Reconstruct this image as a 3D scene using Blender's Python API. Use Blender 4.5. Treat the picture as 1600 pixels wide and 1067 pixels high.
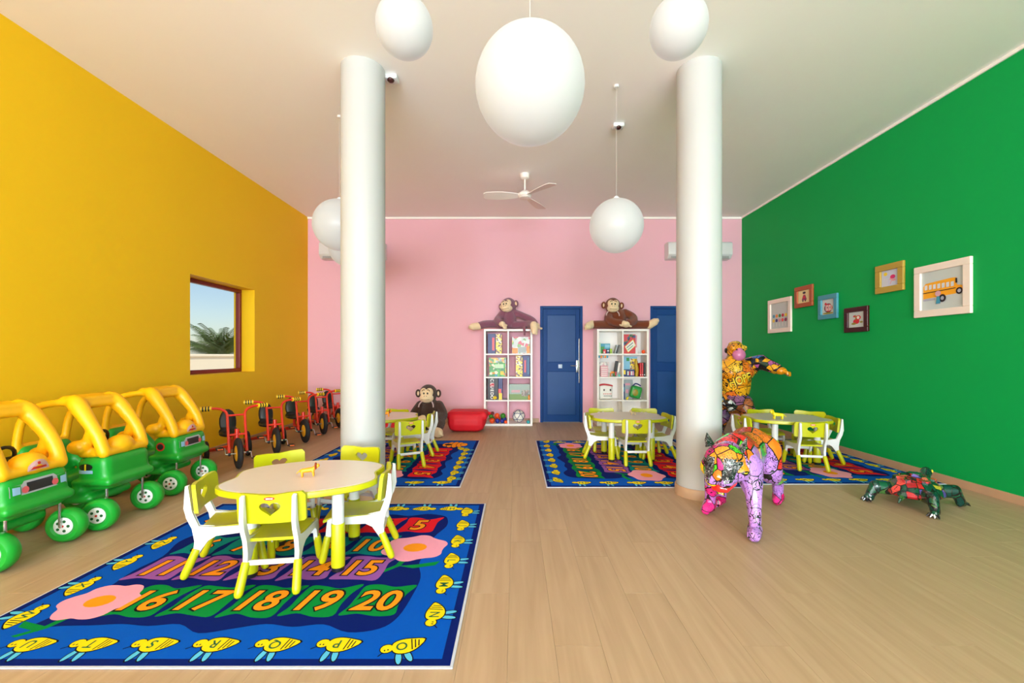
import bpy, bmesh, math, random
from mathutils import Vector, Matrix, Euler
from mathutils.bvhtree import BVHTree

random.seed(7)
PI = math.pi
scene = bpy.context.scene
C = scene.collection
for o in list(bpy.data.objects):
    bpy.data.objects.remove(o)

# ------------------------------------------------------------------ camera
cam = bpy.data.cameras.new('camera')
cam.sensor_width = 36.0
cam.sensor_fit = 'HORIZONTAL'
cam.lens = 36.0 * 670.0 / 1600.0
cam.shift_x = -6.0 / 1600.0
cam.shift_y = 21.5 / 1600.0
cam.clip_start = 0.05
camo = bpy.data.objects.new('camera', cam)
camo.location = (0, 0, 1.22)
camo.rotation_euler = (PI / 2, 0, 0)
C.objects.link(camo)
scene.camera = camo

# ------------------------------------------------------------------ room size
XL, XR, YB, YF, HC = -3.783, 4.11, 7.80, -9.0, 3.729  # YF: unseen rear wall, set far back so the light falls off less

# ------------------------------------------------------------------ sky, sun, area lamps added as daylight at the unseen openings
world = bpy.data.worlds.new('sky')
scene.world = world
world.use_nodes = True
wn = world.node_tree.nodes
wl = world.node_tree.links
wn.clear()
sky = wn.new('ShaderNodeTexSky')
sky.sky_type = 'NISHITA'
sky.sun_disc = False
sky.sun_elevation = math.radians(62)
sky.sun_rotation = math.radians(90)
sky.air_density = 1.0
sky.dust_density = 0.8
bg = wn.new('ShaderNodeBackground')
bg.inputs[1].default_value = 0.15
wo = wn.new('ShaderNodeOutputWorld')
wl.new(sky.outputs[0], bg.inputs[0])
wl.new(bg.outputs[0], wo.inputs[0])

sun = bpy.data.lights.new('sun', 'SUN')
sun.energy = 2.9
sun.angle = 0.01
sun.color = (1.0, 0.95, 0.86)
suno = bpy.data.objects.new('sun', sun)
suno.rotation_euler = (0, math.radians(28), math.radians(0))   # from +x, high
C.objects.link(suno)


def area(name, loc, rot, sx, sy, power, color):
    l = bpy.data.lights.new(name, 'AREA')
    l.shape = 'RECTANGLE'
    l.size, l.size_y = sx, sy
    l.energy = power
    l.color = color
    o = bpy.data.objects.new(name, l)
    o.location = loc
    o.rotation_euler = rot
    C.objects.link(o)
    return o


DAY = (0.92, 0.985, 1.08)
UP = math.radians(42)                     # lamps tipped up to brighten the ceiling, like bounce off a terrace
area('daylight_fill_rear', (0.16, YF - 0.12, 1.75), (PI / 2 + UP, 0, 0), 7.2, 3.3, 2050, DAY)          # added lamp outside the unseen rear glazing, towards +y
area('daylight_fill_left', (XL - 0.26, -4.2, 1.4), (0, -PI / 2 - UP, 0), 2.6, 5.4, 300, DAY)           # added lamp outside the unseen left glazing, towards +x
area('daylight_fill_right', (XR + 0.26, -4.2, 1.4), (0, PI / 2 + UP, 0), 2.6, 5.4, 260, DAY)           # added lamp outside the unseen right glazing, towards -x

scene.cycles.max_bounces = 16
scene.cycles.diffuse_bounces = 12
vs = scene.view_settings
vs.view_transform = 'Standard'
vs.look = 'None'
vs.exposure = 0.06
vs.gamma = 1.0
vs.use_curve_mapping = False


# ------------------------------------------------------------------ materials
def lin(c):
    r = []
    for v in c:
        v = v / 255.0
        r.append(v / 12.92 if v <= 0.04045 else ((v + 0.055) / 1.055) ** 2.4)
    return tuple(r) + (1.0,)


MATS = {}


def mat(name, rgb, rough=0.5, var=0.05, scale=6.0, bump=0.0, metal=0.0, coat=0.0, spec=0.5, sheen=0.0):
    if name in MATS:
        return MATS[name]
    m = bpy.data.materials.new(name)
    m.use_nodes = True
    nt = m.node_tree
    n, l = nt.nodes, nt.links
    b = n['Principled BSDF']
    b.inputs['Roughness'].default_value = rough
    b.inputs['Metallic'].default_value = metal
    b.inputs['Coat Weight'].default_value = coat
    b.inputs['Specular IOR Level'].default_value = spec
    b.inputs['Sheen Weight'].default_value = sheen
    tc = n.new('ShaderNodeTexCoord')
    nz = n.new('ShaderNodeTexNoise')
    nz.inputs['Scale'].default_value = scale
    nz.inputs['Detail'].default_value = 4
    l.new(tc.outputs['Object'], nz.inputs['Vector'])
    mx = n.new('ShaderNodeMix')
    mx.data_type = 'RGBA'
    c = lin(rgb)
    mx.inputs[6].default_value = tuple(v * (1 - var) for v in c[:3]) + (1,)
    mx.inputs[7].default_value = tuple(min(1, v * (1 + var)) for v in c[:3]) + (1,)
    l.new(nz.outputs['Fac'], mx.inputs[0])
    l.new(mx.outputs[2], b.inputs['Base Color'])
    if bump:
        n2 = n.new('ShaderNodeTexNoise')
        n2.inputs['Scale'].default_value = scale * 12
        n2.inputs['Detail'].default_value = 3
        l.new(tc.outputs['Object'], n2.inputs['Vector'])
        bp = n.new('ShaderNodeBump')
        bp.inputs['Strength'].default_value = bump
        bp.inputs['Distance'].default_value = 0.01
        l.new(n2.outputs['Fac'], bp.inputs['Height'])
        l.new(bp.outputs['Normal'], b.inputs['Normal'])
    MATS[name] = m
    return m


def wood_floor(name):
    m = bpy.data.materials.new(name)
    m.use_nodes = True
    n, l = m.node_tree.nodes, m.node_tree.links
    b = n['Principled BSDF']
    b.inputs['Roughness'].default_value = 0.42
    b.inputs['Specular IOR Level'].default_value = 0.35
    tc = n.new('ShaderNodeTexCoord')
    oi = n.new('ShaderNodeObjectInfo')
    mp = n.new('ShaderNodeMapping')
    mp.inputs['Scale'].default_value = (22, 1.3, 1)
    va = n.new('ShaderNodeVectorMath')
    va.operation = 'ADD'
    cm = n.new('ShaderNodeCombineXYZ')
    ml = n.new('ShaderNodeMath')
    ml.operation = 'MULTIPLY'
    ml.inputs[1].default_value = 37.0
    l.new(oi.outputs['Random'], ml.inputs[0])
    l.new(ml.outputs[0], cm.inputs['Z'])
    l.new(ml.outputs[0], cm.inputs['Y'])
    l.new(tc.outputs['Object'], mp.inputs['Vector'])
    l.new(mp.outputs[0], va.inputs[0])
    l.new(cm.outputs[0], va.inputs[1])
    nz = n.new('ShaderNodeTexNoise')
    nz.inputs['Scale'].default_value = 1.0
    nz.inputs['Detail'].default_value = 5
    nz.inputs['Distortion'].default_value = 0.6
    l.new(va.outputs[0], nz.inputs['Vector'])
    rp = n.new('ShaderNodeValToRGB')
    rp.color_ramp.elements[0].position = 0.3
    rp.color_ramp.elements[0].color = lin((172, 143, 113))
    rp.color_ramp.elements[1].position = 0.72
    rp.color_ramp.elements[1].color = lin((186, 157, 127))
    l.new(nz.outputs['Fac'], rp.inputs[0])
    hs = n.new('ShaderNodeHueSaturation')
    mr = n.new('ShaderNodeMapRange')
    mr.inputs[3].default_value = 0.975
    mr.inputs[4].default_value = 1.02
    l.new(oi.outputs['Random'], mr.inputs[0])
    l.new(mr.outputs[0], hs.inputs['Value'])
    l.new(rp.outputs[0], hs.inputs['Color'])
    l.new(hs.outputs[0], b.inputs['Base Color'])
    return m


def patch_mat(name, palette, scale=5.0, scrib=14.0, rough=0.22, line=0.03, dens=0.055, inkc=(22, 18, 22)):
    """glossy lacquered patchwork: flat colour cells, black leading, scribbled strokes"""
    m = bpy.data.materials.new(name)
    m.use_nodes = True
    n, l = m.node_tree.nodes, m.node_tree.links
    b = n['Principled BSDF']
    b.inputs['Roughness'].default_value = rough
    b.inputs['Coat Weight'].default_value = 0.4
    tc = n.new('ShaderNodeTexCoord')
    v = n.new('ShaderNodeTexVoronoi')
    v.inputs['Scale'].default_value = scale
    l.new(tc.outputs['Object'], v.inputs['Vector'])
    e = n.new('ShaderNodeTexVoronoi')
    e.feature = 'DISTANCE_TO_EDGE'
    e.inputs['Scale'].default_value = scale
    l.new(tc.outputs['Object'], e.inputs['Vector'])
    sp = n.new('ShaderNodeSeparateColor')
    l.new(v.outputs['Color'], sp.inputs[0])
    rp = n.new('ShaderNodeValToRGB')
    rp.color_ramp.interpolation = 'CONSTANT'
    els = rp.color_ramp.elements
    for i, c in enumerate(palette):
        if i < 2:
            els[i].position = i / len(palette)
            els[i].color = lin(c)
        else:
            q = els.new(i / len(palette))
            q.color = lin(c)
    l.new(sp.outputs[0], rp.inputs[0])
    # scribbles
    va = n.new('ShaderNodeVectorMath')
    va.operation = 'ADD'
    l.new(tc.outputs['Object'], va.inputs[0])
    l.new(v.outputs['Color'], va.inputs[1])
    nz = n.new('ShaderNodeTexNoise')
    nz.inputs['Scale'].default_value = scrib
    nz.inputs['Detail'].default_value = 1.5
    nz.inputs['Distortion'].default_value = 1.2
    l.new(va.outputs[0], nz.inputs['Vector'])
    s1 = n.new('ShaderNodeMath')
    s1.operation = 'SUBTRACT'
    s1.inputs[1].default_value = 0.5
    l.new(nz.outputs['Fac'], s1.inputs[0])
    s2 = n.new('ShaderNodeMath')
    s2.operation = 'ABSOLUTE'
    l.new(s1.outputs[0], s2.inputs[0])
    s3 = n.new('ShaderNodeMath')
    s3.operation = 'LESS_THAN'
    l.new(s2.outputs[0], s3.inputs[0])
    s4 = n.new('ShaderNodeMath')
    s4.operation = 'MULTIPLY'
    s4.inputs[1].default_value = dens * 0.45
    l.new(sp.outputs[1], s4.inputs[0])
    l.new(s4.outputs[0], s3.inputs[1])
    s5 = n.new('ShaderNodeMath')
    s5.operation = 'LESS_THAN'
    s5.inputs[1].default_value = line
    l.new(e.outputs['Distance'], s5.inputs[0])
    s6 = n.new('ShaderNodeMath')
    s6.operation = 'MAXIMUM'
    l.new(s3.outputs[0], s6.inputs[0])
    l.new(s5.outputs[0], s6.inputs[1])
    mx = n.new('ShaderNodeMix')
    mx.data_type = 'RGBA'
    mx.inputs[7].default_value = lin(inkc)
    l.new(s6.outputs[0], mx.inputs[0])
    l.new(rp.outputs[0], mx.inputs[6])
    l.new(mx.outputs[2], b.inputs['Base Color'])
    return m


def confetti_mat(name, palette, scale=40.0, rough=0.35):
    """printed box face too far away to read: small flat blocks of ink"""
    if name in MATS:
        return MATS[name]
    m = bpy.data.materials.new(name)
    m.use_nodes = True
    n, l = m.node_tree.nodes, m.node_tree.links
    b = n['Principled BSDF']
    b.inputs['Roughness'].default_value = rough
    tc = n.new('ShaderNodeTexCoord')
    v = n.new('ShaderNodeTexVoronoi')
    v.inputs['Scale'].default_value = scale
    l.new(tc.outputs['Object'], v.inputs['Vector'])
    sp = n.new('ShaderNodeSeparateColor')
    l.new(v.outputs['Color'], sp.inputs[0])
    rp = n.new('ShaderNodeValToRGB')
    rp.color_ramp.interpolation = 'CONSTANT'
    els = rp.color_ramp.elements
    for i, c in enumerate(palette):
        if i < 2:
            els[i].position = i / len(palette)
            els[i].color = lin(c)
        else:
            els.new(i / len(palette)).color = lin(c)
    l.new(sp.outputs[0], rp.inputs[0])
    l.new(rp.outputs[0], b.inputs['Base Color'])
    MATS[name] = m
    return m


def glass_mat(name):
    m = bpy.data.materials.new(name)
    m.use_nodes = True
    n, l = m.node_tree.nodes, m.node_tree.links
    n.clear()
    t = n.new('ShaderNodeBsdfTransparent')
    t.inputs[0].default_value = (0.96, 0.98, 0.98, 1)
    g = n.new('ShaderNodeBsdfGlossy')
    g.inputs['Roughness'].default_value = 0.02
    lw_ = n.new('ShaderNodeLayerWeight')
    lw_.inputs[0].default_value = 0.3
    pw = n.new('ShaderNodeMath')
    pw.operation = 'POWER'
    pw.inputs[1].default_value = 3.0
    l.new(lw_.outputs['Facing'], pw.inputs[0])
    f = n.new('ShaderNodeMath')
    f.operation = 'MULTIPLY'
    f.inputs[1].default_value = 0.35
    l.new(pw.outputs[0], f.inputs[0])
    mx = n.new('ShaderNodeMixShader')
    o = n.new('ShaderNodeOutputMaterial')
    l.new(f.outputs[0], mx.inputs[0])
    l.new(t.outputs[0], mx.inputs[1])
    l.new(g.outputs[0], mx.inputs[2])
    l.new(mx.outputs[0], o.inputs[0])
    return m


YEL_W = mat('yellow_wall_paint', (238, 190, 24), 0.6, 0.02, 2.0, 0.05, spec=0.2)
PNK_W = mat('pink_wall_paint', (230, 177, 190), 0.6, 0.02, 2.0, 0.05, spec=0.2)
GRN_W = mat('green_wall_paint', (0, 160, 76), 0.6, 0.03, 2.0, 0.05, spec=0.2)
WHT_W = mat('white_ceiling_paint', (247, 246, 246), 0.7, 0.015, 2.0, 0.03)
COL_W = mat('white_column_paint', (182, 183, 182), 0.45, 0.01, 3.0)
FLOOR = wood_floor('oak_floor_plank')
SKIRT = mat('skirting_tile', (186, 150, 118), 0.45, 0.08, 9.0)
TRIM_W = mat('white_trim', (245, 240, 235), 0.5, 0.01)
PLW = mat('white_plastic', (216, 217, 217), 0.35, 0.02, 8.0)
LIME = mat('lime_plastic', (188, 188, 10), 0.35, 0.04, 8.0)
TOPW = mat('pale_table_laminate', (220, 210, 202), 0.3, 0.03, 14.0)
BLK = mat('black_plastic', (24, 24, 26), 0.4, 0.1)
RUBBER = mat('black_rubber', (28, 28, 30), 0.7, 0.15, 20.0, 0.2)
REDM = mat('red_enamel', (216, 46, 28), 0.3, 0.03, 5.0, coat=0.3)
CARG = mat('green_car_plastic', (22, 160, 48), 0.35, 0.06, 5.0)
CARY = mat('yellow_car_plastic', (252, 186, 10), 0.38, 0.04, 5.0)
CHROME = mat('bright_metal', (205, 205, 205), 0.25, 0.02, metal=1.0)
OPAL = mat('opal_white_glass', (150, 151, 149), 0.35, 0.01, spec=0.3)
OPAL.node_tree.nodes['Principled BSDF'].inputs['Emission Color'].default_value = (1.0, 0.985, 0.95, 1)
OPAL.node_tree.nodes['Principled BSDF'].inputs['Emission Strength'].default_value = 0.3
FANW = mat('white_fan_enamel', (240, 232, 226), 0.4, 0.01)
DOORB = mat('blue_door_paint', (0, 60, 124), 0.5, 0.05, 4.0, spec=0.2)
DOORB2 = mat('blue_door_panel_paint', (4, 66, 128), 0.45, 0.05, 4.0, spec=0.3)
SHELF = mat('white_shelf_laminate', (244, 240, 236), 0.4, 0.01)
GLASS = glass_mat('window_glass')
WINR = mat('red_window_frame', (128, 34, 26), 0.4, 0.06)
CREAM = mat('cream_render', (245, 228, 196), 0.8, 0.03, 3.0)


# ------------------------------------------------------------------ mesh helpers
class MB:
    def __init__(self):
        self.v, self.f, self.m = [], [], []
        self.cur = 0

    def add(self, vs_, fs_, M=None, mi=None):
        o = len(self.v)
        for p in vs_:
            p = Vector(p)
            self.v.append(tuple(M @ p) if M is not None else tuple(p))
        k = self.cur if mi is None else mi
        for f in fs_:
            self.f.append(tuple(i + o for i in f))
            self.m.append(k)
        return self

    def from_bm(self, bm, M=None, mi=None):
        bm.verts.index_update()
        self.add([v.co for v in bm.verts], [[v.index for v in f.verts] for f in bm.faces], M, mi)
        bm.free()
        return self

    def box(self, c, s, rot=(0, 0, 0), bevel=0.0, seg=2, M=None, mi=None):
        bm = bmesh.new()
        bmesh.ops.create_cube(bm, size=1.0)
        bmesh.ops.scale(bm, vec=s, verts=bm.verts)
        if bevel > 0:
            bmesh.ops.bevel(bm, geom=bm.edges[:] + bm.verts[:], offset=min(bevel, 0.49 * min(s)), segments=seg, profile=0.5, affect='EDGES')
        T = Matrix.Translation(c) @ Euler(rot).to_matrix().to_4x4()
        if M is not None:
            T = M @ T
        return self.from_bm(bm, T, mi)

    def span(self, a, b, bevel=0.0, M=None, mi=None):
        c = [(a[i] + b[i]) / 2 for i in range(3)]
        s = [abs(b[i] - a[i]) for i in range(3)]
        return self.box(c, s, bevel=bevel, M=M, mi=mi)

    def tube(self, path, r, seg=10, closed=False, caps=True, M=None, mi=None, flat=1.0):
        P = [Vector(p) for p in path]
        n = len(P)
        R = r if isinstance(r, (list, tuple)) else [r] * n
        vs_, fs_ = [], []
        up = Vector((0, 0, 1))
        prev = None
        for i in range(n):
            if closed:
                t = P[(i + 1) % n] - P[i - 1]
            else:
                t = P[min(i + 1, n - 1)] - P[max(i - 1, 0)]
            t.normalize()
            if prev is None:
                a = up if abs(t.dot(up)) < 0.95 else Vector((1, 0, 0))
                u = t.cross(a).normalized()
            else:
                u = (prev - t * prev.dot(t)).normalized()
            prev = u
            w = t.cross(u)
            for k in range(seg):
                an = 2 * PI * k / seg
                vs_.append(P[i] + (u * math.cos(an) + w * math.sin(an) * flat) * R[i])
        m = n if closed else n - 1
        for i in range(m):
            j = (i + 1) % n
            for k in range(seg):
                k2 = (k + 1) % seg
                fs_.append((i * seg + k, i * seg + k2, j * seg + k2, j * seg + k))
        if caps and not closed:
            fs_.append(tuple(range(seg - 1, -1, -1)))
            fs_.append(tuple((n - 1) * seg + k for k in range(seg)))
        return self.add(vs_, fs_, M, mi)

    def lathe(self, prof, seg=24, M=None, mi=None):
        vs_, fs_ = [], []
        n = len(prof)
        for (r, z) in prof:
            for k in range(seg):
                a = 2 * PI * k / seg
                vs_.append((max(r, 1e-5) * math.cos(a), max(r, 1e-5) * math.sin(a), z))
        for i in range(n - 1):
            for k in range(seg):
                k2 = (k + 1) % seg
                fs_.append((i * seg + k, i * seg + k2, (i + 1) * seg + k2, (i + 1) * seg + k))
        fs_.append(tuple(range(seg - 1, -1, -1)))
        fs_.append(tuple((n - 1) * seg + k for k in range(seg)))
        return self.add(vs_, fs_, M, mi)

    def ell(self, c, r, seg=16, rings=10, rot=(0, 0, 0), M=None, mi=None):
        prof = []
        vs_, fs_ = [], []
        T = Matrix.Translation(c) @ Euler(rot).to_matrix().to_4x4()
        vs_.append((0, 0, -1))
        for i in range(1, rings):
            t = -PI / 2 + PI * i / rings
            for k in range(seg):
                a = 2 * PI * k / seg
                vs_.append((math.cos(t) * math.cos(a), math.cos(t) * math.sin(a), math.sin(t)))
        vs_.append((0, 0, 1))
        for k in range(seg):
            fs_.append((0, 1 + (k + 1) % seg, 1 + k))
        for i in range(rings - 2):
            for k in range(seg):
                k2 = (k + 1) % seg
                a0 = 1 + i * seg
                a1 = a0 + seg
                fs_.append((a0 + k, a0 + k2, a1 + k2, a1 + k))
        l = len(vs_) - 1
        a0 = 1 + (rings - 2) * seg
        for k in range(seg):
            fs_.append((a0 + k, a0 + (k + 1) % seg, l))
        vs_ = [T @ Vector((p[0] * r[0], p[1] * r[1], p[2] * r[2])) for p in vs_]
        return self.add(vs_, fs_, M, mi)

    def prism(self, poly, z0, z1, M=None, mi=None):
        n = len(poly)
        vs_ = [(p[0], p[1], z0) for p in poly] + [(p[0], p[1], z1) for p in poly]
        fs_ = [tuple(range(n - 1, -1, -1)), tuple(range(n, 2 * n))]
        for i in range(n):
            j = (i + 1) % n
            fs_.append((i, j, n + j, n + i))
        return self.add(vs_, fs_, M, mi)

    def flat(self, poly, z, M=None, mi=None):
        return self.add([(p[0], p[1], z) for p in poly], [tuple(range(len(poly)))], M, mi)

    def holed(self, outer, inners, z0, z1, M=None, mi=None, warp=None):
        bm = bmesh.new()
        edges = []
        loops = []
        for lp in [outer] + inners:
            vv = [bm.verts.new((p[0], p[1], 0)) for p in lp]
            loops.append(vv)
            for i in range(len(vv)):
                edges.append(bm.edges.new((vv[i], vv[(i + 1) % len(vv)])))
        bmesh.ops.triangle_fill(bm, edges=edges, use_beauty=True, use_dissolve=False)
        bm.verts.index_update()
        base = [v.co.copy() for v in bm.verts]
        tris = [[v.index for v in f.verts] for f in bm.faces]
        lps = [[v.index for v in lp] for lp in loops]
        bm.free()
        n = len(base)
        w = warp or (lambda p: p)
        vs_ = [w(Vector((p.x, p.y, z0))) for p in base] + [w(Vector((p.x, p.y, z1))) for p in base]
        fs_ = []
        for t in tris:
            a, b, c = (base[i] for i in t)
            if (b - a).cross(c - a).z < 0:
                t = t[::-1]
            fs_.append(tuple(i + n for i in t))
            fs_.append(tuple(t[::-1]))
        for q, lp in enumerate(lps):
            for i in range(len(lp)):
                a, b = lp[i], lp[(i + 1) % len(lp)]
                fs_.append((a, b, b + n, a + n))
        return self.add(vs_, fs_, M, mi)

    def build(self, name, mats, parent=None, smooth=35, recalc=True, loc=None, rot=None):
        me = bpy.data.meshes.new(name)
        me.from_pydata(self.v, [], self.f)
        if not isinstance(mats, (list, tuple)):
            mats = [mats]
        for mm in mats:
            me.materials.append(mm)
        me.polygons.foreach_set('material_index', self.m)
        if recalc:
            bm = bmesh.new()
            bm.from_mesh(me)
            bmesh.ops.recalc_face_normals(bm, faces=bm.faces)
            bm.to_mesh(me)
            bm.free()
        if smooth:
            me.polygons.foreach_set('use_smooth', [True] * len(me.polygons))
            me.set_sharp_from_angle(angle=math.radians(smooth))
        me.update()
        return link(name, me, parent, loc, rot)


def link(name, me, parent=None, loc=None, rot=None):
    o = bpy.data.objects.new(name, me)
    C.objects.link(o)
    if parent is not None:
        o.parent = parent
    if loc is not None:
        o.location = loc
    if rot is not None:
        o.rotation_euler = rot
    return o


def tag(o, label, cat, group=None, kind=None):
    o['label'] = label
    if cat:
        o['category'] = cat
    if group:
        o['group'] = group
    if kind:
        o['kind'] = kind
    return o


def thing(name, label, cat, loc=(0, 0, 0), rz=0.0, group=None):
    o = bpy.data.objects.new(name, None)
    o.empty_display_size = 0.1
    C.objects.link(o)
    o.location = loc
    o.rotation_euler = (0, 0, rz)
    return tag(o, label, cat, group)


def struct(o, label=None):
    o['kind'] = 'structure'
    if label:
        o['label'] = label
    return o


def copy_tree(o, parent=None):
    c = o.copy()
    C.objects.link(c)
    c.parent = parent
    for ch in list(o.children):
        copy_tree(ch, c)
    return c


def place(proto, first, loc, rz, label, group=None):
    o = proto if first else copy_tree(proto)
    o.location = loc
    o.rotation_euler = (0, 0, rz)
    o['label'] = label
    if group:
        o['group'] = group
    return o


def evaluated_mesh(ob, name):
    dg = bpy.context.evaluated_depsgraph_get()
    dg.update()
    me = bpy.data.meshes.new_from_object(ob.evaluated_get(dg))
    me.name = name
    return me


_text_cache = {}


def text_poly(s, size=1.0, offset=0.0, shear=0.0):
    """flat lettering as (verts2d, faces), centred on the origin"""
    key = (s, round(offset, 4), round(shear, 3))
    if key not in _text_cache:
        cu = bpy.data.curves.new('lettering', 'FONT')
        cu.body = s
        cu.size = 1.0
        cu.align_x = 'CENTER'
        cu.align_y = 'CENTER'
        cu.offset = offset
        cu.shear = shear
        cu.resolution_u = 4
        cu.fill_mode = 'FRONT'
        ob = bpy.data.objects.new('lettering', cu)
        C.objects.link(ob)
        me = evaluated_mesh(ob, 'lettering')
        vs_ = [tuple(v.co) for v in me.vertices]
        fs_ = [tuple(p.vertices) for p in me.polygons]
        bpy.data.objects.remove(ob)
        bpy.data.curves.remove(cu)
        bpy.data.meshes.remove(me)
        xs = [p[0] for p in vs_]
        ys = [p[1] for p in vs_]
        cx, cy = (min(xs) + max(xs)) / 2, (min(ys) + max(ys)) / 2
        vs_ = [(p[0] - cx, p[1] - cy) for p in vs_]
        _text_cache[key] = (vs_, fs_)
    vs_, fs_ = _text_cache[key]
    return [(x * size, y * size) for x, y in vs_], fs_


def put_text(mb, s, size, x, y, z, rot=0.0, offset=0.0, shear=0.0, sx=1.0, M=None, mi=None):
    vs_, fs_ = text_poly(s, size, offset, shear)
    c, sn = math.cos(rot), math.sin(rot)
    vv = [(x + (px * sx) * c - py * sn, y + (px * sx) * sn + py * c, z) for px, py in vs_]
    mb.add(vv, fs_, M, mi)


def smooth_poly(ctrl, n=6):
    """closed Catmull-Rom through control points"""
    out = []
    m = len(ctrl)
    for i in range(m):
        p0, p1, p2, p3 = (Vector(ctrl[(i + k - 1) % m]) for k in range(4))
        for j in range(n):
            t = j / n
            out.append(tuple(0.5 * ((2 * p1) + (p2 - p0) * t + (2 * p0 - 5 * p1 + 4 * p2 - p3) * t * t + (3 * p1 - p0 - 3 * p2 + p3) * t ** 3)))
    return out


def smooth_path(ctrl, n=6):
    out = []
    m = len(ctrl)
    for i in range(m - 1):
        p0 = Vector(ctrl[max(i - 1, 0)])
        p1 = Vector(ctrl[i])
        p2 = Vector(ctrl[i + 1])
        p3 = Vector(ctrl[min(i + 2, m - 1)])
        for j in range(n):
            t = j / n
            out.append(0.5 * ((2 * p1) + (p2 - p0) * t + (2 * p0 - 5 * p1 + 4 * p2 - p3) * t * t + (3 * p1 - p0 - 3 * p2 + p3) * t ** 3))
    out.append(Vector(ctrl[-1]))
    return out


def circ(cx, cy, rx, ry=None, n=16, a0=0.0):
    ry = rx if ry is None else ry
    return [(cx + rx * math.cos(a0 + 2 * PI * i / n), cy + ry * math.sin(a0 + 2 * PI * i / n)) for i in range(n)]


def seg_dist(p, a, b, r0, r1):
    d = b - a
    L = d.length_squared
    t = 0 if L < 1e-12 else max(0, min(1, (p - a).dot(d) / L))
    return (p - (a + d * t)).length - (r0 + (r1 - r0) * t)


def organic(name, prims, mats, parent=None, voxel=0.012, smooth=6, decimate=None, flat=False, loc=None, rot=None):
    """union of tapered capsules / ellipsoids / boxes grown into one continuous skin; prim's last value is the material slot"""
    mb = MB()
    for p in prims:
        if p[0] == 'c':
            a, b, r0, r1 = Vector(p[1]), Vector(p[2]), p[3], p[4]
            mb.ell(a, (r0,) * 3, 14, 8)
            mb.ell(b, (r1,) * 3, 14, 8)
            if (b - a).length > 1e-4:
                mb.tube([a, b], [r0, r1], 14)
        elif p[0] == 'e':
            mb.ell(p[1], p[2], 20, 12, rot=p[3] if len(p) > 4 else (0, 0, 0))
        elif p[0] == 'b':
            mb.box(p[1], p[2], rot=p[3], bevel=p[4])
    t = mb.build('temporary', [], None, smooth=0)
    r = t.modifiers.new('r', 'REMESH')
    r.mode = 'VOXEL'
    r.voxel_size = voxel
    if smooth:
        s = t.modifiers.new('s', 'SMOOTH')
        s.iterations = smooth
        s.factor = 0.5
    if decimate:
        d = t.modifiers.new('d', 'DECIMATE')
        d.ratio = decimate
    me = evaluated_mesh(t, name)
    old = t.data
    bpy.data.objects.remove(t)
    bpy.data.meshes.remove(old)
    me.materials.clear()
    if not isinstance(mats, (list, tuple)):
        mats = [mats]
    for mm in mats:
        me.materials.append(mm)
    if len(mats) > 1:
        info = []
        for p in prims:
            if p[0] == 'c':
                info.append((0, Vector(p[1]), Vector(p[2]), p[3], p[4], p[5]))
            elif p[0] == 'e':
                info.append((1, Vector(p[1]), p[2], None, None, p[-1]))
            else:
                info.append((1, Vector(p[1]), [q / 2 for q in p[2]], None, None, p[-1]))
        for f in me.polygons:
            best, bi = 1e9, 0
            for q in info:
                if q[0] == 0:
                    d_ = seg_dist(f.center, q[1], q[2], q[3], q[4])
                else:
                    v = f.center - q[1]
                    k = math.sqrt((v.x / q[2][0]) ** 2 + (v.y / q[2][1]) ** 2 + (v.z / q[2][2]) ** 2)
                    d_ = (k - 1) * min(q[2])
                if d_ < best:
                    best, bi = d_, q[5]
            f.material_index = bi
    me.polygons.foreach_set('use_smooth', [not flat] * len(me.polygons))
    me.update()
    return link(name, me, parent, loc, rot)


def bvh_of(ob):
    me = ob.data
    return BVHTree.FromPolygons([v.co for v in me.vertices], [tuple(p.vertices) for p in me.polygons])


def project(vs_, bvh, direction, lift):
    """drop decal vertices along `direction` on to a surface"""
    d = Vector(direction).normalized()
    out = []
    for v in vs_:
        v = Vector(v)
        h = bvh.ray_cast(v - d * 1.0, d)
        if h[0] is None:
            h = bvh.find_nearest(v + d * 0.8)
        out.append(h[0] - d * lift)
    return out


# ------------------------------------------------------------------ room shell
def slab_with_holes(us, zs, hole):
    """cells of a wall grid, minus the holes"""
    cells = []
    for i in range(len(us) - 1):
        for j in range(len(zs) - 1):
            cu, cz = (us[i] + us[i + 1]) / 2, (zs[j] + zs[j + 1]) / 2
            if not any(h[0] < cu < h[1] and h[2] < cz < h[3] for h in hole):
                cells.append((us[i], us[i + 1], zs[j], zs[j + 1]))
    return cells


WT = 0.30
WIN = (4.98, 6.21, 0.985, 2.165)          # the small window in the yellow wall
SIDE = (-7.0, -1.4, 0.0, 2.8)             # assumed side openings, unseen, set back for more even light
mb = MB()
for (a, b, c, d) in slab_with_holes([YF, SIDE[0], SIDE[1], WIN[0], WIN[1], YB], [0, WIN[2], WIN[3], SIDE[3], HC], [WIN, SIDE]):
    mb.span((XL - WT, a, c), (XL, b, d))
struct(mb.build('wall_left', YEL_W, smooth=0), 'yellow painted wall with one small window')
mb = MB()
for (a, b, c, d) in slab_with_holes([YF, SIDE[0], SIDE[1], YB], [0, SIDE[3], HC], [SIDE]):
    mb.span((XR, a, c), (XR + WT, b, d))
struct(mb.build('wall_right', GRN_W, smooth=0), 'green painted wall hung with pictures')
DOORS = [(0.442, 1.215), (2.445, 3.218)]
DOOR_H = 2.116
mb = MB()
holes = [(a, b, 0, DOOR_H) for a, b in DOORS]
for (a, b, c, d) in slab_with_holes([XL - WT, DOORS[0][0], DOORS[0][1], DOORS[1][0], DOORS[1][1], XR + WT], [0, DOOR_H, HC], holes):
    mb.span((a, YB, c), (b, YB + WT, d))
struct(mb.build('wall_back', PNK_W, smooth=0), 'pink painted back wall with two blue doors')
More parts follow.
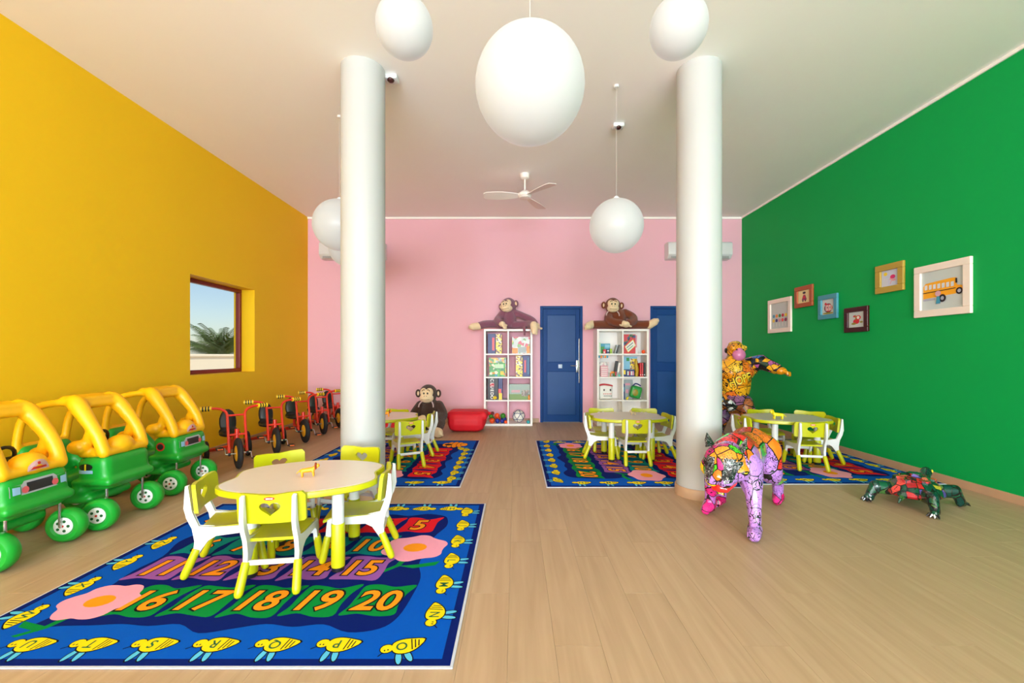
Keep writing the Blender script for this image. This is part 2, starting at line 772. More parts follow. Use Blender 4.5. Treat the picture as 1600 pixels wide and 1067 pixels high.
REAR = (-3.5, 3.82, 0.0, 3.45)  # unseen rear opening, made nearly full width for even light
mb = MB()
for (a, b, c, d) in slab_with_holes([XL - WT, REAR[0], REAR[1], XR + WT], [0, REAR[3], HC], [REAR]):
    mb.span((a, YF - WT, c), (b, YF, d))
struct(mb.build('wall_front', COL_W, smooth=0))
mb = MB()
mb.span((XL - WT, YF - WT, HC), (XR + WT, YB + WT, HC + 0.25))
struct(mb.build('ceiling', WHT_W, smooth=0), 'pale flat ceiling')

mb = MB()
mb.span((XL - WT, YF - WT, -0.25), (XR + WT, YB + WT, -0.02))
mb.span((XL, YF, -0.02), (XR, 0.6, 0.0))
floor = struct(mb.build('floor', FLOOR, smooth=0), 'pale oak plank floor')
# planks, each its own piece, laid lengthwise away from the camera
PW, PL = (XR - XL) / 40.0, 1.2
pm = {}


def plank_mesh(L):
    k = round(L, 3)
    if k not in pm:
        q = MB()
        q.box((0, 0, -0.008), (PW - 0.0006, L - 0.0006, 0.016), bevel=0.0005, seg=1)
        o = q.build('plank', FLOOR, floor, smooth=0)
        pm[k] = o.data
        bpy.data.objects.remove(o)
    return pm[k]


for i in range(40):
    y = 0.6
    first = [1.2, 0.8, 0.4, 1.0][i % 4]
    while y < YB - 1e-4:
        L = min(first, YB - y)
        if YB - (y + L) < 0.25:
            L = YB - y
        first = PL
        link('plank', plank_mesh(L), floor, (XL + PW * (i + 0.5), y + L / 2, 0))
        y += L

SK = 0.075
mb = MB()
mb.span((XL, SIDE[1], 0), (XL + 0.012, YB, SK), 0.003)
struct(mb.build('baseboard_left', SKIRT, smooth=0))
mb = MB()
mb.span((XR - 0.012, SIDE[1], 0), (XR, YB, SK), 0.003)
struct(mb.build('baseboard_right', SKIRT, smooth=0), 'low beige tile skirting under the green wall')
mb = MB()
xs = [XL, DOORS[0][0] - 0.02, DOORS[0][1] + 0.02, DOORS[1][0] - 0.02, DOORS[1][1] + 0.02, XR]
for a, b in ((xs[0], xs[1]), (xs[2], xs[3]), (xs[4], xs[5])):
    mb.span((a, YB - 0.012, 0), (b, YB, SK), 0.003)
struct(mb.build('baseboard_back', SKIRT, smooth=0))
mb = MB()
mb.span((XL, YB - 0.02, HC - 0.035), (XR, YB, HC), 0.004)
struct(mb.build('trim_1', TRIM_W, smooth=0), 'thin white ceiling trim above pink wall')
mb = MB()
mb.span((XR - 0.02, 2.2, HC - 0.03), (XR, YB - 0.02, HC), 0.004)
struct(mb.build('trim_2', TRIM_W, smooth=0), 'thin white ceiling trim above green wall')

# window in the yellow wall
FX = XL - 0.215
wf = struct(thing('window_1', 'small square window with dark red frame in the yellow wall', None, (FX, (WIN[0] + WIN[1]) / 2, WIN[2])))
wm, hh = WIN[1] - WIN[0], WIN[3] - WIN[2]
mb = MB()
fw = 0.05
mb.span((-0.03, -wm / 2, 0), (0.03, wm / 2, fw), 0.006)
mb.span((-0.03, -wm / 2, hh - fw), (0.03, wm / 2, hh), 0.006)
mb.span((-0.03, -wm / 2, fw), (0.03, -wm / 2 + fw, hh - fw), 0.006)
mb.span((-0.03, wm / 2 - fw, fw), (0.03, wm / 2, hh - fw), 0.006)
mb.build('window_frame', WINR, wf, smooth=0)
mb = MB()
mb.span((-0.004, -wm / 2 + fw, fw), (0.004, wm / 2 - fw, hh - fw))
mb.build('window_pane', GLASS, wf, smooth=0)

# unseen openings assumed behind the camera, sized and placed to even the light
def glazing(name, a, b, z1, axis, pos, n):
    t = struct(thing(name, 'tall glazed opening, unseen, placed to light the room', None, (0, 0, 0)))
    w = (b - a) / n
    fr = MB()
    pa = MB()
    for i in range(n + 1):
        u = a + w * i
        if axis == 'x':
            fr.span((u - 0.03, pos - 0.03, 0), (u + 0.03, pos + 0.03, z1))
        else:
            fr.span((pos - 0.03, u - 0.03, 0), (pos + 0.03, u + 0.03, z1))
    fr.build('window_frame', TRIM_W, t, smooth=0)
    for i in range(n):
        u0, u1 = a + w * i + 0.03, a + w * (i + 1) - 0.03
        q = MB()
        if axis == 'x':
            q.span((u0, pos - 0.003, 0.02), (u1, pos + 0.003, z1 - 0.01))
        else:
            q.span((pos - 0.003, u0, 0.02), (pos + 0.003, u1, z1 - 0.01))
        q.build('window_pane', GLASS, t, smooth=0)


glazing('window_2', REAR[0] + 0.03, REAR[1] - 0.03, REAR[3], 'x', YF - 0.05, 6)
glazing('window_3', SIDE[0] + 0.03, SIDE[1] - 0.03, SIDE[3], 'y', XL - 0.1, 3)
glazing('window_4', SIDE[0] + 0.03, SIDE[1] - 0.03, SIDE[3], 'y', XR + 0.1, 3)

# blue doors
for i, (a, b) in enumerate(DOORS):
    d = struct(thing('door_%d' % (i + 1), ['blue door with a wide middle rail between the two bookshelves', 'blue door half hidden behind the right white column'][i], None, ((a + b) / 2, YB + 0.03, 0)))
    w = b - a
    mb = MB()
    mb.span((-w / 2, -0.04, 0), (-w / 2 + 0.05, 0.06, DOOR_H), 0.004)
    mb.span((w / 2 - 0.05, -0.04, 0), (w / 2, 0.06, DOOR_H), 0.004)
    mb.span((-w / 2 + 0.05, -0.04, DOOR_H - 0.05), (w / 2 - 0.05, 0.06, DOOR_H), 0.004)
    mb.build('door_frame', DOORB, d, smooth=0)
    mb = MB()
    lw = w / 2 - 0.054
    mb.span((-lw, -0.01, 0.01), (lw, 0.03, DOOR_H - 0.054), 0.003)
    for z0, z1 in ((0.01, 0.13), (0.93, 1.09), (DOOR_H - 0.16, DOOR_H - 0.054)):
        mb.span((-lw + 0.07, -0.024, z0), (lw - 0.07, -0.01, z1), 0.002)
    for s in (-1, 1):
        mb.span((s * lw, -0.024, 0.01), (s * (lw - 0.07), -0.01, DOOR_H - 0.054), 0.002)
    leaf = mb.build('door_leaf', DOORB, d, smooth=0)
    mb = MB()
    for z0, z1 in ((0.14, 0.92), (1.10, DOOR_H - 0.17)):
        mb.span((-lw + 0.075, -0.016, z0), (lw - 0.075, -0.009, z1), 0.004)
    mb.build('door_panel', DOORB2, d, smooth=0)
    mb = MB()
    mb.box((lw - 0.045, -0.030, 1.02), (0.045, 0.012, 0.22), bevel=0.005)
    mb.tube([(lw - 0.045, -0.03, 1.03), (lw - 0.045, -0.075, 1.03)], 0.009)
    mb.tube(smooth_path([(lw - 0.045, -0.07, 1.03), (lw - 0.08, -0.078, 1.03), (lw - 0.17, -0.075, 1.03)]), 0.009)
    mb.build('door_handle', CHROME, d)
    if i == 0:
        mb = MB()
        mb.box((-0.02, -0.027, 1.02), (0.07, 0.006, 0.07), bevel=0.01)  # pale square modelled for light reflected on the door
        mb.build('door_reflection', mat('pale_reflection', (190, 205, 225), 0.3), d)
        mb = MB()
        mb.tube([(lw - 0.012, -0.035, 0.72), (lw - 0.012, -0.035, 1.52)], 0.009)
        for z in (0.74, 1.5):
            mb.tube([(lw - 0.012, -0.035, z), (lw - 0.012, -0.012, z)], 0.007)
        mb.build('pull_bar', CHROME, d)

# columns
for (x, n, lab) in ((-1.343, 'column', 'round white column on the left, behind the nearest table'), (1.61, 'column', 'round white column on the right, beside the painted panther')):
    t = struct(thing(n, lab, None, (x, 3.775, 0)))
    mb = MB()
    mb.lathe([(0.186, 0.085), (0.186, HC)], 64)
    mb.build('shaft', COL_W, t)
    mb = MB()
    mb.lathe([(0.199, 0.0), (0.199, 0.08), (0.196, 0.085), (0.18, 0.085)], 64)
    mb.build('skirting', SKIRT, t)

# outside the window: terrace, parapet, palm
mb = MB()
mb.span((-30, -30, -0.6), (30, 60, -0.3))
struct(mb.build('ground', mat('terrace_paving', (205, 195, 180), 0.8, 0.05), smooth=0))
mb = MB()
mb.span((-8.4, -4, -0.3), (-8.0, 30, 1.18), 0.01)
mb.span((-8.44, -4, 1.18), (-7.96, 30, 1.25), 0.015)
tag(mb.build('parapet_wall', CREAM, smooth=0), 'cream rendered parapet wall outside the window', 'wall')


def palm(loc, h, label, seed, n=26, fr=1.75):
    rnd = random.Random(seed)
    t = thing('palm_tree', label, 'palm tree', loc)
    mb = MB()
    pts, rr = [], []
    for i in range(13):
        k = i / 12
        pts.append((0.12 * math.sin(k * 2), 0.08 * k, h * k))
        rr.append(0.15 - 0.05 * k + (0.012 if i % 2 else 0))
    mb.tube(pts, rr, 12)
    mb.build('trunk', mat('palm_bark', (120, 100, 78), 0.9, 0.2, 12, 0.4), t)
    top = Vector(pts[-1])
    lm = mat('palm_leaf', (96, 116, 50), 0.5, 0.25, 3.0)
    for i in range(n):
        a = 2 * PI * i / n + rnd.uniform(-0.2, 0.2)
        el = rnd.uniform(0.55, 1.4)
        L = fr * rnd.uniform(0.85, 1.1)
        q = MB()
        path = []
        for k in range(13):
            s = k / 12
            rad = L * s * math.cos(el * (1 - 0.35 * s))
            z = L * s * math.sin(el) - 0.5 * L * s * s * (1.15 - 0.6 * math.sin(el))
            path.append(top + Vector((math.cos(a) * rad, math.sin(a) * rad, z)))
        q.tube(path, [0.018 * (1 - 0.8 * k / 12) for k in range(13)], 5)
        side = Vector((-math.sin(a), math.cos(a), 0))
        for k in range(2, 13):
            for j in range(3):
                s = k + j / 3 - 0.5
                i0 = min(int(s), 11)
                p = path[i0].lerp(path[i0 + 1], min(1, s - i0))
                d = (path[i0 + 1] - path[i0]).normalized()
                ll = 0.42 * math.sin(min(1, 0.18 + s / 12) * PI * 0.92) + 0.05
                for sg in (-1, 1):
                    e = p + side * sg * ll * 0.75 + d * ll * 0.5 - Vector((0, 0, ll * 0.45))
                    w = d * 0.012
                    q.add([p - w, p + w, (p + e) / 2 + w * 1.3, e, (p + e) / 2 - w * 1.3], [(0, 1, 2, 3, 4)])
        q.build('frond', lm, t, smooth=0, recalc=False)


palm((-11.15, 16.0, -0.3), 1.45, 'green palm crown showing above the parapet outside the window', 3)

# ------------------------------------------------------------------ rugs
RB = mat('rug_blue', (0, 84, 190), 0.85, 0.06, 60.0, 0.3, spec=0.08)
RN = mat('rug_navy', (2, 26, 104), 0.85, 0.08, 60.0, 0.3, spec=0.08)
RR = mat('rug_red', (226, 26, 40), 0.85, 0.06, 60.0, 0.3, spec=0.08)
RT = mat('rug_teal', (0, 128, 126), 0.85, 0.06, 60.0, 0.3, spec=0.08)
RP = mat('rug_purple', (146, 84, 166), 0.85, 0.06, 60.0, 0.3, spec=0.08)
RG = mat('rug_green', (0, 132, 58), 0.85, 0.06, 60.0, 0.3, spec=0.08)
RPK = mat('rug_pink', (246, 160, 186), 0.85, 0.04, 60.0, 0.3, spec=0.08)
RO = mat('rug_orange', (252, 150, 28), 0.85, 0.04, 60.0, 0.3, spec=0.08)
RY = mat('rug_yellow', (238, 212, 20), 0.85, 0.05, 60.0, 0.3, spec=0.08)
RK = mat('rug_black', (20, 22, 30), 0.85, 0.1, 60.0, 0.3, spec=0.08)
RC = mat('rug_light_blue', (90, 190, 230), 0.85, 0.05, 60.0, 0.3, spec=0.08)
REDGE = mat('rug_binding', (196, 200, 214), 0.8, 0.04, 40.0, 0.2, spec=0.08)
RW2, RD2, RT0 = 1.08, 0.925, 0.006


def rug_proto():
    t = thing('number_rug', '', 'rug', (0, 0, 0), 0, 'number and alphabet rugs')
    mb = MB()
    mb.box((0, 0, RT0 / 2), (2 * RW2, 2 * RD2, RT0), bevel=0.002, seg=1)
    mb.build('binding', REDGE, t, smooth=0)
    z = RT0 + 0.0006
    mb = MB()
    mb.box((0, 0, z - 0.001), (2 * RW2 - 0.024, 2 * RD2 - 0.024, 0.002))
    mb.build('navy_border', RN, t, smooth=0)
    z += 0.0003
    mb = MB()
    mb.box((0, 0, z - 0.001), (2 * RW2 - 0.10, 2 * RD2 - 0.10, 0.002))
    mb.build('blue_field', RB, t, smooth=0)
    z += 0.0003
    rnd = random.Random(5)
    ctrl = []
    for x in [-0.84 + 0.13 * i for i in range(13)]:
        ctrl.append((x, -0.685 + rnd.uniform(-0.035, 0.035)))
    for y in [-0.6, -0.42, -0.25, -0.08, 0.1, 0.28, 0.45, 0.58]:
        ctrl.append((0.80 + rnd.uniform(-0.04, 0.04), y))
    for x in [0.78 - 0.13 * i for i in range(13)]:
        ctrl.append((x, 0.67 + rnd.uniform(-0.03, 0.03)))
    for y in [0.55, 0.38, 0.2, 0.0, -0.18, -0.36, -0.54]:
        ctrl.append((-0.84 + rnd.uniform(-0.04, 0.04), y))
    mb = MB()
    mb.flat(smooth_poly(ctrl, 4), z)
    mb.build('wavy_navy_print', RN, t, smooth=0, recalc=False)
    # number tiles
    rows = [(1, 0.474, -0.445, 0.27, RR), (6, 0.150, -0.65, 0.265, RT), (11, -0.140, -0.673, 0.282, RP), (16, -0.465, -0.490, 0.283, RG)]
    for (n0, y, x0, dx, cm) in rows:
        for k in range(5):
            rnd = random.Random(n0 + k)
            w, h = dx * 0.50, 0.135
            j = lambda: rnd.uniform(-0.012, 0.012)
            ct = [(-w * 1.02, -h + j()), (-w * 0.45, -h * 0.86 + j()), (w * 0.2, -h * 1.02 + j()), (w * 0.8, -h * 0.95 + j()),
                  (w * 0.84 + j(), -h * 0.3), (w * 0.92, h * 0.4), (w * 1.14, h + j()), (w * 0.4, h * 0.82 + j()), (-w * 0.2, h * 1.0 + j()), (-w * 0.72, h * 0.96),
                  (-w * 0.82 + j(), h * 0.3), (-w * 0.88, -h * 0.4)]
            q = MB()
            q.flat(smooth_poly(ct, 4), z + 0.00024, mi=0)
            s = str(n0 + k)
            put_text(q, s, 0.235, 0, 0, z + 0.00048, offset=0.062, shear=0.16, sx=0.92, mi=1)
            put_text(q, s, 0.235, 0, 0, z + 0.00072, offset=0.022, shear=0.16, sx=0.92, mi=2)
            q.build('number_tile', [cm, RK, RO], t, smooth=0, recalc=False, loc=(x0 + k * dx, y, 0))
    # flowers
    for (fx, fy, r, seedv) in ((0.69, 0.115, 0.175, 0), (-0.725, -0.475, 0.155, 1)):
        q = MB()
        ct = []
        for k in range(24):
            a = 2 * PI * k / 24
            rr_ = r * (0.86 + 0.2 * abs(math.sin(3 * a + 0.4 + seedv)))
            ct.append((rr_ * math.cos(a) * 1.12, rr_ * math.sin(a)))
        st = [(-0.02, -0.05), (0.02, -0.05), (-0.03, -r * 1.35), (-0.10, -r * 1.75), (-0.13, -r * 1.7), (-0.06, -r * 1.3)]
        q.flat(st, z + 0.00008, mi=2)
        sg = 1 if seedv == 0 else -1
        q.flat([(-0.04, -r * 1.35), (sg * 0.06, -r * 1.25), (sg * 0.19, -r * 1.02), (sg * 0.17, -r * 1.3), (sg * 0.05, -r * 1.5)], z + 0.00012, mi=2)
        q.flat(smooth_poly(ct, 3), z + 0.00052, mi=0)
        q.flat(circ(0, 0, r * 0.42, r * 0.34), z + 0.00076, mi=1)
        q.build('flower_print', [RPK, RO, RG], t, smooth=0, recalc=False, loc=(fx, fy, 0))
    # beehive in the design's upper left corner
    q = MB()
    for k, (w, y) in enumerate(((0.11, -0.13), (0.17, -0.07), (0.18, -0.005), (0.15, 0.06), (0.095, 0.115))):
        q.flat(circ(0, y, w, 0.045), z + 0.00080 + 0.00016 * k, mi=0)
        q.flat(circ(0, y, w + 0.008, 0.052), z + 0.00072 + 0.00016 * k - 0.00002, mi=1)
    q.flat(circ(0, -0.10, 0.05, 0.05), z + 0.00180, mi=1)
    q.build('beehive_print', [RO, RK], t, smooth=0, recalc=False, loc=(-0.78, 0.62, 0))

    # bees, one letter each, clockwise
    def bee(ch, x, y, a):
        q = MB()
        b0 = z + 0.00032
        for (wx, wy, ro) in ((-0.01, 0.07, 0.25), (0.035, 0.07, -0.1)):
            el = [(px * math.cos(ro) - py * math.sin(ro) + wx, px * math.sin(ro) + py * math.cos(ro) + wy) for px, py in circ(0, 0, 0.020, 0.048, 12)]
            e2 = [(px * math.cos(ro) - py * math.sin(ro) + wx, px * math.sin(ro) + py * math.cos(ro) + wy) for px, py in circ(0, 0, 0.014, 0.041, 12)]
            q.flat(el, b0, mi=1)
            q.flat(e2, b0 + 0.00016, mi=2)
        body = smooth_poly([(-0.105, -0.015), (-0.055, 0.035), (0.0, 0.05), (0.045, 0.035), (0.06, 0.0), (0.045, -0.035), (0.0, -0.045), (-0.055, -0.035)], 3)
        big = [(px * 1.09, py * 1.13) for px, py in body]
        q.flat(big, b0 + 0.00024, mi=1)
        q.flat(body, b0 + 0.00040, mi=0)
        q.flat(circ(0.083, -0.006, 0.036, 0.032, 12), b0 + 0.00032, mi=1)
        q.flat(circ(0.083, -0.006, 0.031, 0.027, 12), b0 + 0.00048, mi=0)
        for (ex, ey) in ((0.078, 0.003), (0.094, 0.003)):
            q.flat(circ(ex, ey, 0.004, 0.006, 6), b0 + 0.00064, mi=1)
        for xx in (-0.075, -0.058, -0.041):
            hh_ = 0.036 * (1 + (xx + 0.041) * 12)
            q.flat([(xx - 0.003, -hh_), (xx + 0.003, -hh_), (xx + 0.010, hh_), (xx + 0.004, hh_)], b0 + 0.00056, mi=1)
        q.flat([(0.102, 0.016), (0.106, 0.013), (0.130, 0.030), (0.126, 0.034)], b0 + 0.00040, mi=1)
        put_text(q, ch, 0.072, 0.012, 0.0, b0 + 0.00072, offset=0.012, mi=3)
        q.build('bee_print', [RY, RK, RC, mat('rug_dark_green', (0, 90, 50), 0.85)], t, smooth=0, recalc=False, loc=(x, y, 0), rot=(0, 0, a)).scale = (0.84, 0.92, 1)

    TOP, RGT, BOT, LFT = 0.80, 0.945, -0.79, -0.945
    for k, ch in enumerate('BCDEFGH'):
        bee(ch, -0.46 + 0.212 * k, TOP, 0.0)
    for k, ch in enumerate('IJKLMN'):
        bee(ch, RGT, 0.735 - 0.262 * k, -PI / 2)
    bee('A', -0.55, 0.72, 0.3)
    bee('O', 0.86, -0.80, -PI + 0.35)
    for k, ch in enumerate('PQRSTU'):
        bee(ch, 0.585 - 0.258 * k, BOT, PI)
    bee('V', -0.99, -0.775, PI - 0.25)
    for k, ch in enumerate('WXYZ'):
        bee(ch, LFT - 0.01, -0.60 + 0.26 * k, PI / 2)
    return t


rug = rug_proto()
RUGS = [(-1.325, 2.588, 0.0, 'blue number rug nearest the camera, under the front left table'),
        (-1.435, 5.03, -PI / 2, 'blue number rug behind the left column, before the big seated monkey'),
        (1.205, 5.02, -PI / 2, 'blue number rug under the table in front of the white bookshelf'),
        (3.135, 5.12, -PI / 2, 'blue number rug along the green wall, beyond the painted turtle')]
for i, (x, y, a, lab) in enumerate(RUGS):
    place(rug, i == 0, (x, y, 0.001), a, lab)
ZR = RT0 + 0.0035                       # height on which the furniture on the rugs stands


# ------------------------------------------------------------------ children's tables and chairs
def heart(cx, cy, w, h, n=24):
    pts = []
    for i in range(n):
        t = 2 * PI * i / n
        x = 16 * math.sin(t) ** 3
        y = 13 * math.cos(t) - 5 * math.cos(2 * t) - 2 * math.cos(3 * t) - math.cos(4 * t)
        pts.append((cx + x / 32 * w, cy + (y + 2.5) / 29 * h))
    return pts


TH = 0.50 - ZR


def table_proto():
    t = thing('play_table', '', 'table')
    ctrl = [(0.405, 0.0), (0.425, 0.09), (0.425, 0.17), (0.36, 0.255), (0.25, 0.315), (0.13, 0.355), (0.0, 0.37), (-0.13, 0.355), (-0.25, 0.315), (-0.36, 0.255), (-0.425, 0.17), (-0.425, 0.09)]
    ctrl = ctrl + [(-x, -y) for x, y in ctrl]
    out = smooth_poly(ctrl, 4)

    def off(k):
        return [(x * k, y * k) for x, y in out]
    mb = MB()
    n = len(out)
    vs_ = []
    layers = [(0.975, TH - 0.036), (0.998, TH - 0.030), (1.0, TH - 0.010), (0.992, TH - 0.001), (0.972, TH)]
    for k, z in layers:
        vs_ += [(x * k, y * k, z) for x, y in out]
    fs_ = []
    for a in range(len(layers) - 1):
        for i in range(n):
            j = (i + 1) % n
            fs_.append((a * n + i, a * n + j, (a + 1) * n + j, (a + 1) * n + i))
    fs_.append(tuple(range(n - 1, -1, -1)))
    fs_.append(tuple((len(layers) - 1) * n + i for i in range(n)))
    mb.add(vs_, fs_)
    mb.build('table_edge', LIME, t)
    mb = MB()
    mb.prism(off(0.962), TH - 0.004, TH + 0.0012)
    mb.build('table_top', TOPW, t, smooth=0)
    for sx in (-1, 1):
        for sy in (-1, 1):
            M = Matrix.Translation((sx * 0.228, sy * 0.205, 0))
            q = MB()
            q.lathe([(0.036, 0.025), (0.037, 0.04), (0.037, 0.262), (0.034, 0.268)], 20, M)
            lg = q.build('leg', LIME, t)
            q = MB()
            q.lathe([(0.0325, 0.255), (0.0325, TH - 0.033)], 20, M)
            q.build('leg_tube', PLW, lg)
            q = MB()
            q.lathe([(0.030, 0.0), (0.034, 0.004), (0.035, 0.028)], 20, M)
            q.build('leg_foot', BLK, lg)
    return t


STK = mat('red_sticker', (206, 50, 36), 0.4)
STKW = mat('white_print', (240, 238, 232), 0.4)


def chair_proto():
    """child's chair; faces +y, origin between its four feet"""
    t = thing('child_chair', '', 'chair')
    CH = 0.52 - ZR
    # side frames: profile in the y/z plane
    prof = [(-0.205, CH - 0.01), (-0.185, CH - 0.004), (-0.176, 0.36), (-0.143, 0.275), (-0.07, 0.262), (0.13, 0.262), (0.155, 0.25), (0.158, 0.222), (0.168, 0.135),
            (0.138, 0.130), (0.122, 0.205), (0.09, 0.226), (-0.06, 0.222), (-0.100, 0.20), (-0.135, 0.13), (-0.168, 0.12), (-0.165, 0.15), (-0.155, 0.20), (-0.172, 0.27), (-0.198, 0.33), (-0.212, 0.38)]
    for s in (-1, 1):
        M = Matrix(((0, 0, s, s * 0.112), (1, 0, 0, 0), (0, 1, 0, 0), (0, 0, 0, 1)))
        bm = bmesh.new()
        n = len(prof)
        a = [bm.verts.new((p[0], p[1], 0.0)) for p in prof]
        b = [bm.verts.new((p[0], p[1], 0.022)) for p in prof]
        bm.faces.new(a[::-1])
        bm.faces.new(b)
        for i in range(n):
            j = (i + 1) % n
            bm.faces.new((a[i], a[j], b[j], b[i]))
        bmesh.ops.bevel(bm, geom=[e for e in bm.edges if abs(e.verts[0].co.z - e.verts[1].co.z) < 1e-5], offset=0.005, segments=2, profile=0.5, affect='EDGES')
        q = MB()
        q.from_bm(bm, M)
        q.build('side_frame', PLW, t)
        for (p0, p1) in (((-0.150, 0.155), (-0.206, 0.018)), ((0.152, 0.155), (0.180, 0.018))):
            q = MB()
            xx0, xx1 = s * 0.125, s * 0.136
            pa = Vector((xx0, p0[0], p0[1]))
            pb = Vector((xx1, p1[0], p1[1]))
            k = [pa.lerp(pb, u) for u in (0, 0.08, 0.9, 1.0)]
            k.append(pb + (pb - pa).normalized() * 0.012)
            k.append(pb + (pb - pa).normalized() * 0.017)
            q.tube(k, [0.019, 0.0205, 0.0215, 0.020, 0.014, 0.004], 14)
            q.build('leg', LIME, t)
    # seat: shallow dish
    q = MB()
    gx, gy = 13, 13
    vs_ = []

    def sp(u, v):
        x = (u - 0.5) * (0.262 - 0.012 * v)
        y = -0.135 + v * 0.315
        z = 0.268 - 0.018 * math.cos((u - 0.5) * PI) * math.sin(min(1, v * 1.15) * PI) ** 0.8 - 0.020 * max(0, v - 0.82) / 0.18
        return x, y, z
    for side in (0, 1):
        for i in range(gx):
            for j in range(gy):
                x, y, z = sp(i / (gx - 1), j / (gy - 1))
                vs_.append((x, y, z - side * 0.016))
    fs_ = []
    N = gx * gy
    for i in range(gx - 1):
        for j in range(gy - 1):
            a = i * gy + j
            fs_.append((a, a + gy, a + gy + 1, a + 1))
            fs_.append((N + a, N + a + 1, N + a + gy + 1, N + a + gy))
    rim = [i * gy for i in range(gx)] + [(gx - 1) * gy + j for j in range(1, gy)] + [i * gy + gy - 1 for i in range(gx - 2, -1, -1)] + [j for j in range(gy - 2, 0, -1)]
    for i in range(len(rim)):
        a, b = rim[i], rim[(i + 1) % len(rim)]
        fs_.append((a, N + a, N + b, b))
    q.add(vs_, fs_)
    q.build('seat', LIME, t)
    # backrest: rounded panel with a heart cut out, gently curved
    W, H = 0.165, 0.078
    ctrl = [(-W, -H * 0.9), (-W * 0.94, -H), (0, -H), (W * 0.94, -H), (W, -H * 0.9), (W, H * 0.75), (W * 0.9, H), (W * 0.5, H * 0.97), (0, H * 0.86), (-W * 0.5, H * 0.97), (-W * 0.9, H), (-W, H * 0.75)]
    outer = []
    for i in range(len(ctrl)):
        a, b = Vector(ctrl[i]), Vector(ctrl[(i + 1) % len(ctrl)])
        for k in range(4):
            outer.append(tuple(a.lerp(b, k / 4)))
    hp = heart(0, -0.006, 0.104, 0.072)
    mid = CH - 0.078

    def warp(p):
        # panel (x, up, depth) -> chair space, leaning back with the uprights
        z = mid + p.y
        y = -0.178 - (z - 0.36) * 0.10 + p.z + 0.9 * p.x * p.x
        return Vector((p.x, y, z))
    q = MB()
    q.holed(outer, [hp], 0.004, 0.024, warp=warp)
    q.build('backrest', LIME, t, smooth=40)
    q = MB()
    yb = warp(Vector((0, 0.052, 0.003)))
    M = Matrix.Translation(yb) @ Matrix(((-1, 0, 0, 0), (0, 0, 1, 0), (0, 1, 0, 0), (0, 0, 0, 1)))
    M2 = Matrix.Translation(yb) @ Matrix(((1, 0, 0, 0), (0, 0, -1, 0), (0, 1, 0, 0), (0, 0, 0, 1)))
    q.prism(circ(0, 0, 0.026, 0.009), -0.002, 0.0012, M2, mi=0)
    for k in range(5):
        q.flat([(-0.0155 + 0.0068 * k, -0.004), (-0.0115 + 0.0068 * k, -0.004), (-0.0115 + 0.0068 * k, 0.004), (-0.0155 + 0.0068 * k, 0.004)], 0.0018, M=M2, mi=1)
    q.build('sticker', [STK, STKW], t, smooth=0)
    # stretchers
    q = MB()
    q.box((0, -0.148, 0.150), (0.24, 0.014, 0.026), bevel=0.004)
    q.build('stretcher', PLW, t)
    q = MB()
    q.box((0, 0.145, 0.185), (0.24, 0.014, 0.03), bevel=0.004)
    q.build('stretcher', PLW, t)
    return t


tproto = table_proto()
TABLES = [(-1.258, 2.585, 8.7, 'lime edged play table nearest the camera with an orange lion on it'),
          (-1.60, 5.09, 14.0, 'lime edged play table half hidden behind the left column'),
          (1.32, 5.10, 0.0, 'lime edged play table in front of the right bookshelf'),
          (3.13, 4.98, -3.0, 'lime edged play table beside the green wall')]
for i, (x, y, a, lab) in enumerate(TABLES):
    place(tproto, i == 0, (x, y, ZR), math.radians(a), lab, 'play tables')

cproto = chair_proto()
# back panel middle (x, y) and heading in degrees (direction the sitter faces)
CHAIRS = [
    (-1.245, 2.150, 98, 'legs', 'lime and white chair with its back to the camera at the nearest table'),
    (-1.830, 2.440, 18, 'legs', 'lime and white chair at the left end of the nearest table'),
    (-0.765, 2.687, 190, 'legs', 'lime and white chair at the right end of the nearest table'),
    (-1.729, 3.124, -46, 'back', 'lime chair on the far left side of the nearest table, facing the camera'),
    (-1.180, 3.324, 255, 'back', 'lime chair behind the nearest table, in front of the left column'),
    (-1.112, 4.574, 118, 'legs', 'lime chair just right of the left column, turned away from the camera'),
    (-0.985, 5.250, 178, 'legs', 'lime chair at the right end of the table behind the left column'),
    (-1.531, 5.617, 254, 'back', 'lime chair on the far side of the table behind the left column'),
    (1.330, 4.650, 90, 'legs', 'lime chair with its back to the camera at the table before the right bookshelf'),
    (0.820, 5.150, -6, 'legs', 'lime chair at the left end of the table before the right bookshelf'),
    (1.860, 5.121, 182, 'legs', 'lime chair at the table before the right bookshelf, half hidden by the column'),
    (1.132, 5.720, 268, 'back', 'lime chair behind the middle table, in front of the bookshelf left bay'),
    (1.696, 5.700, 262, 'back', 'lime chair behind the middle table, in front of the second blue door'),
    (3.090, 4.443, 80, 'legs', 'lime chair with its back to the camera at the table by the green wall'),
    (3.655, 4.870, 166, 'legs', 'lime chair nearest the green wall, at the right end of its table'),
    (2.560, 4.950, 4, 'legs', 'lime chair behind the painted panther, left end of the green wall table'),
    (3.170, 5.600, 268, 'back', 'lime chair in front of the orange gorilla, behind the green wall table'),
    (3.720, 5.420, 228, 'back', 'lime chair at the far right corner of the green wall table'),
]
for i, (x, y, a, mode, lab) in enumerate(CHAIRS):
    h = math.radians(a)
    k = 0.206 if mode == 'legs' else 0.19
    place(cproto, i == 0, (x + math.cos(h) * k, y + math.sin(h) * k, ZR), h - PI / 2, lab, 'lime and white chairs')

# ------------------------------------------------------------------ small toys on the tables
ORT = mat('orange_toy_plastic', (250, 160, 20), 0.4)
BRT = mat('brown_toy_plastic', (150, 60, 30), 0.5)
YET = mat('yellow_toy_plastic', (240, 220, 20), 0.4)
TANT = mat('tan_toy_plastic', (190, 168, 130), 0.5)


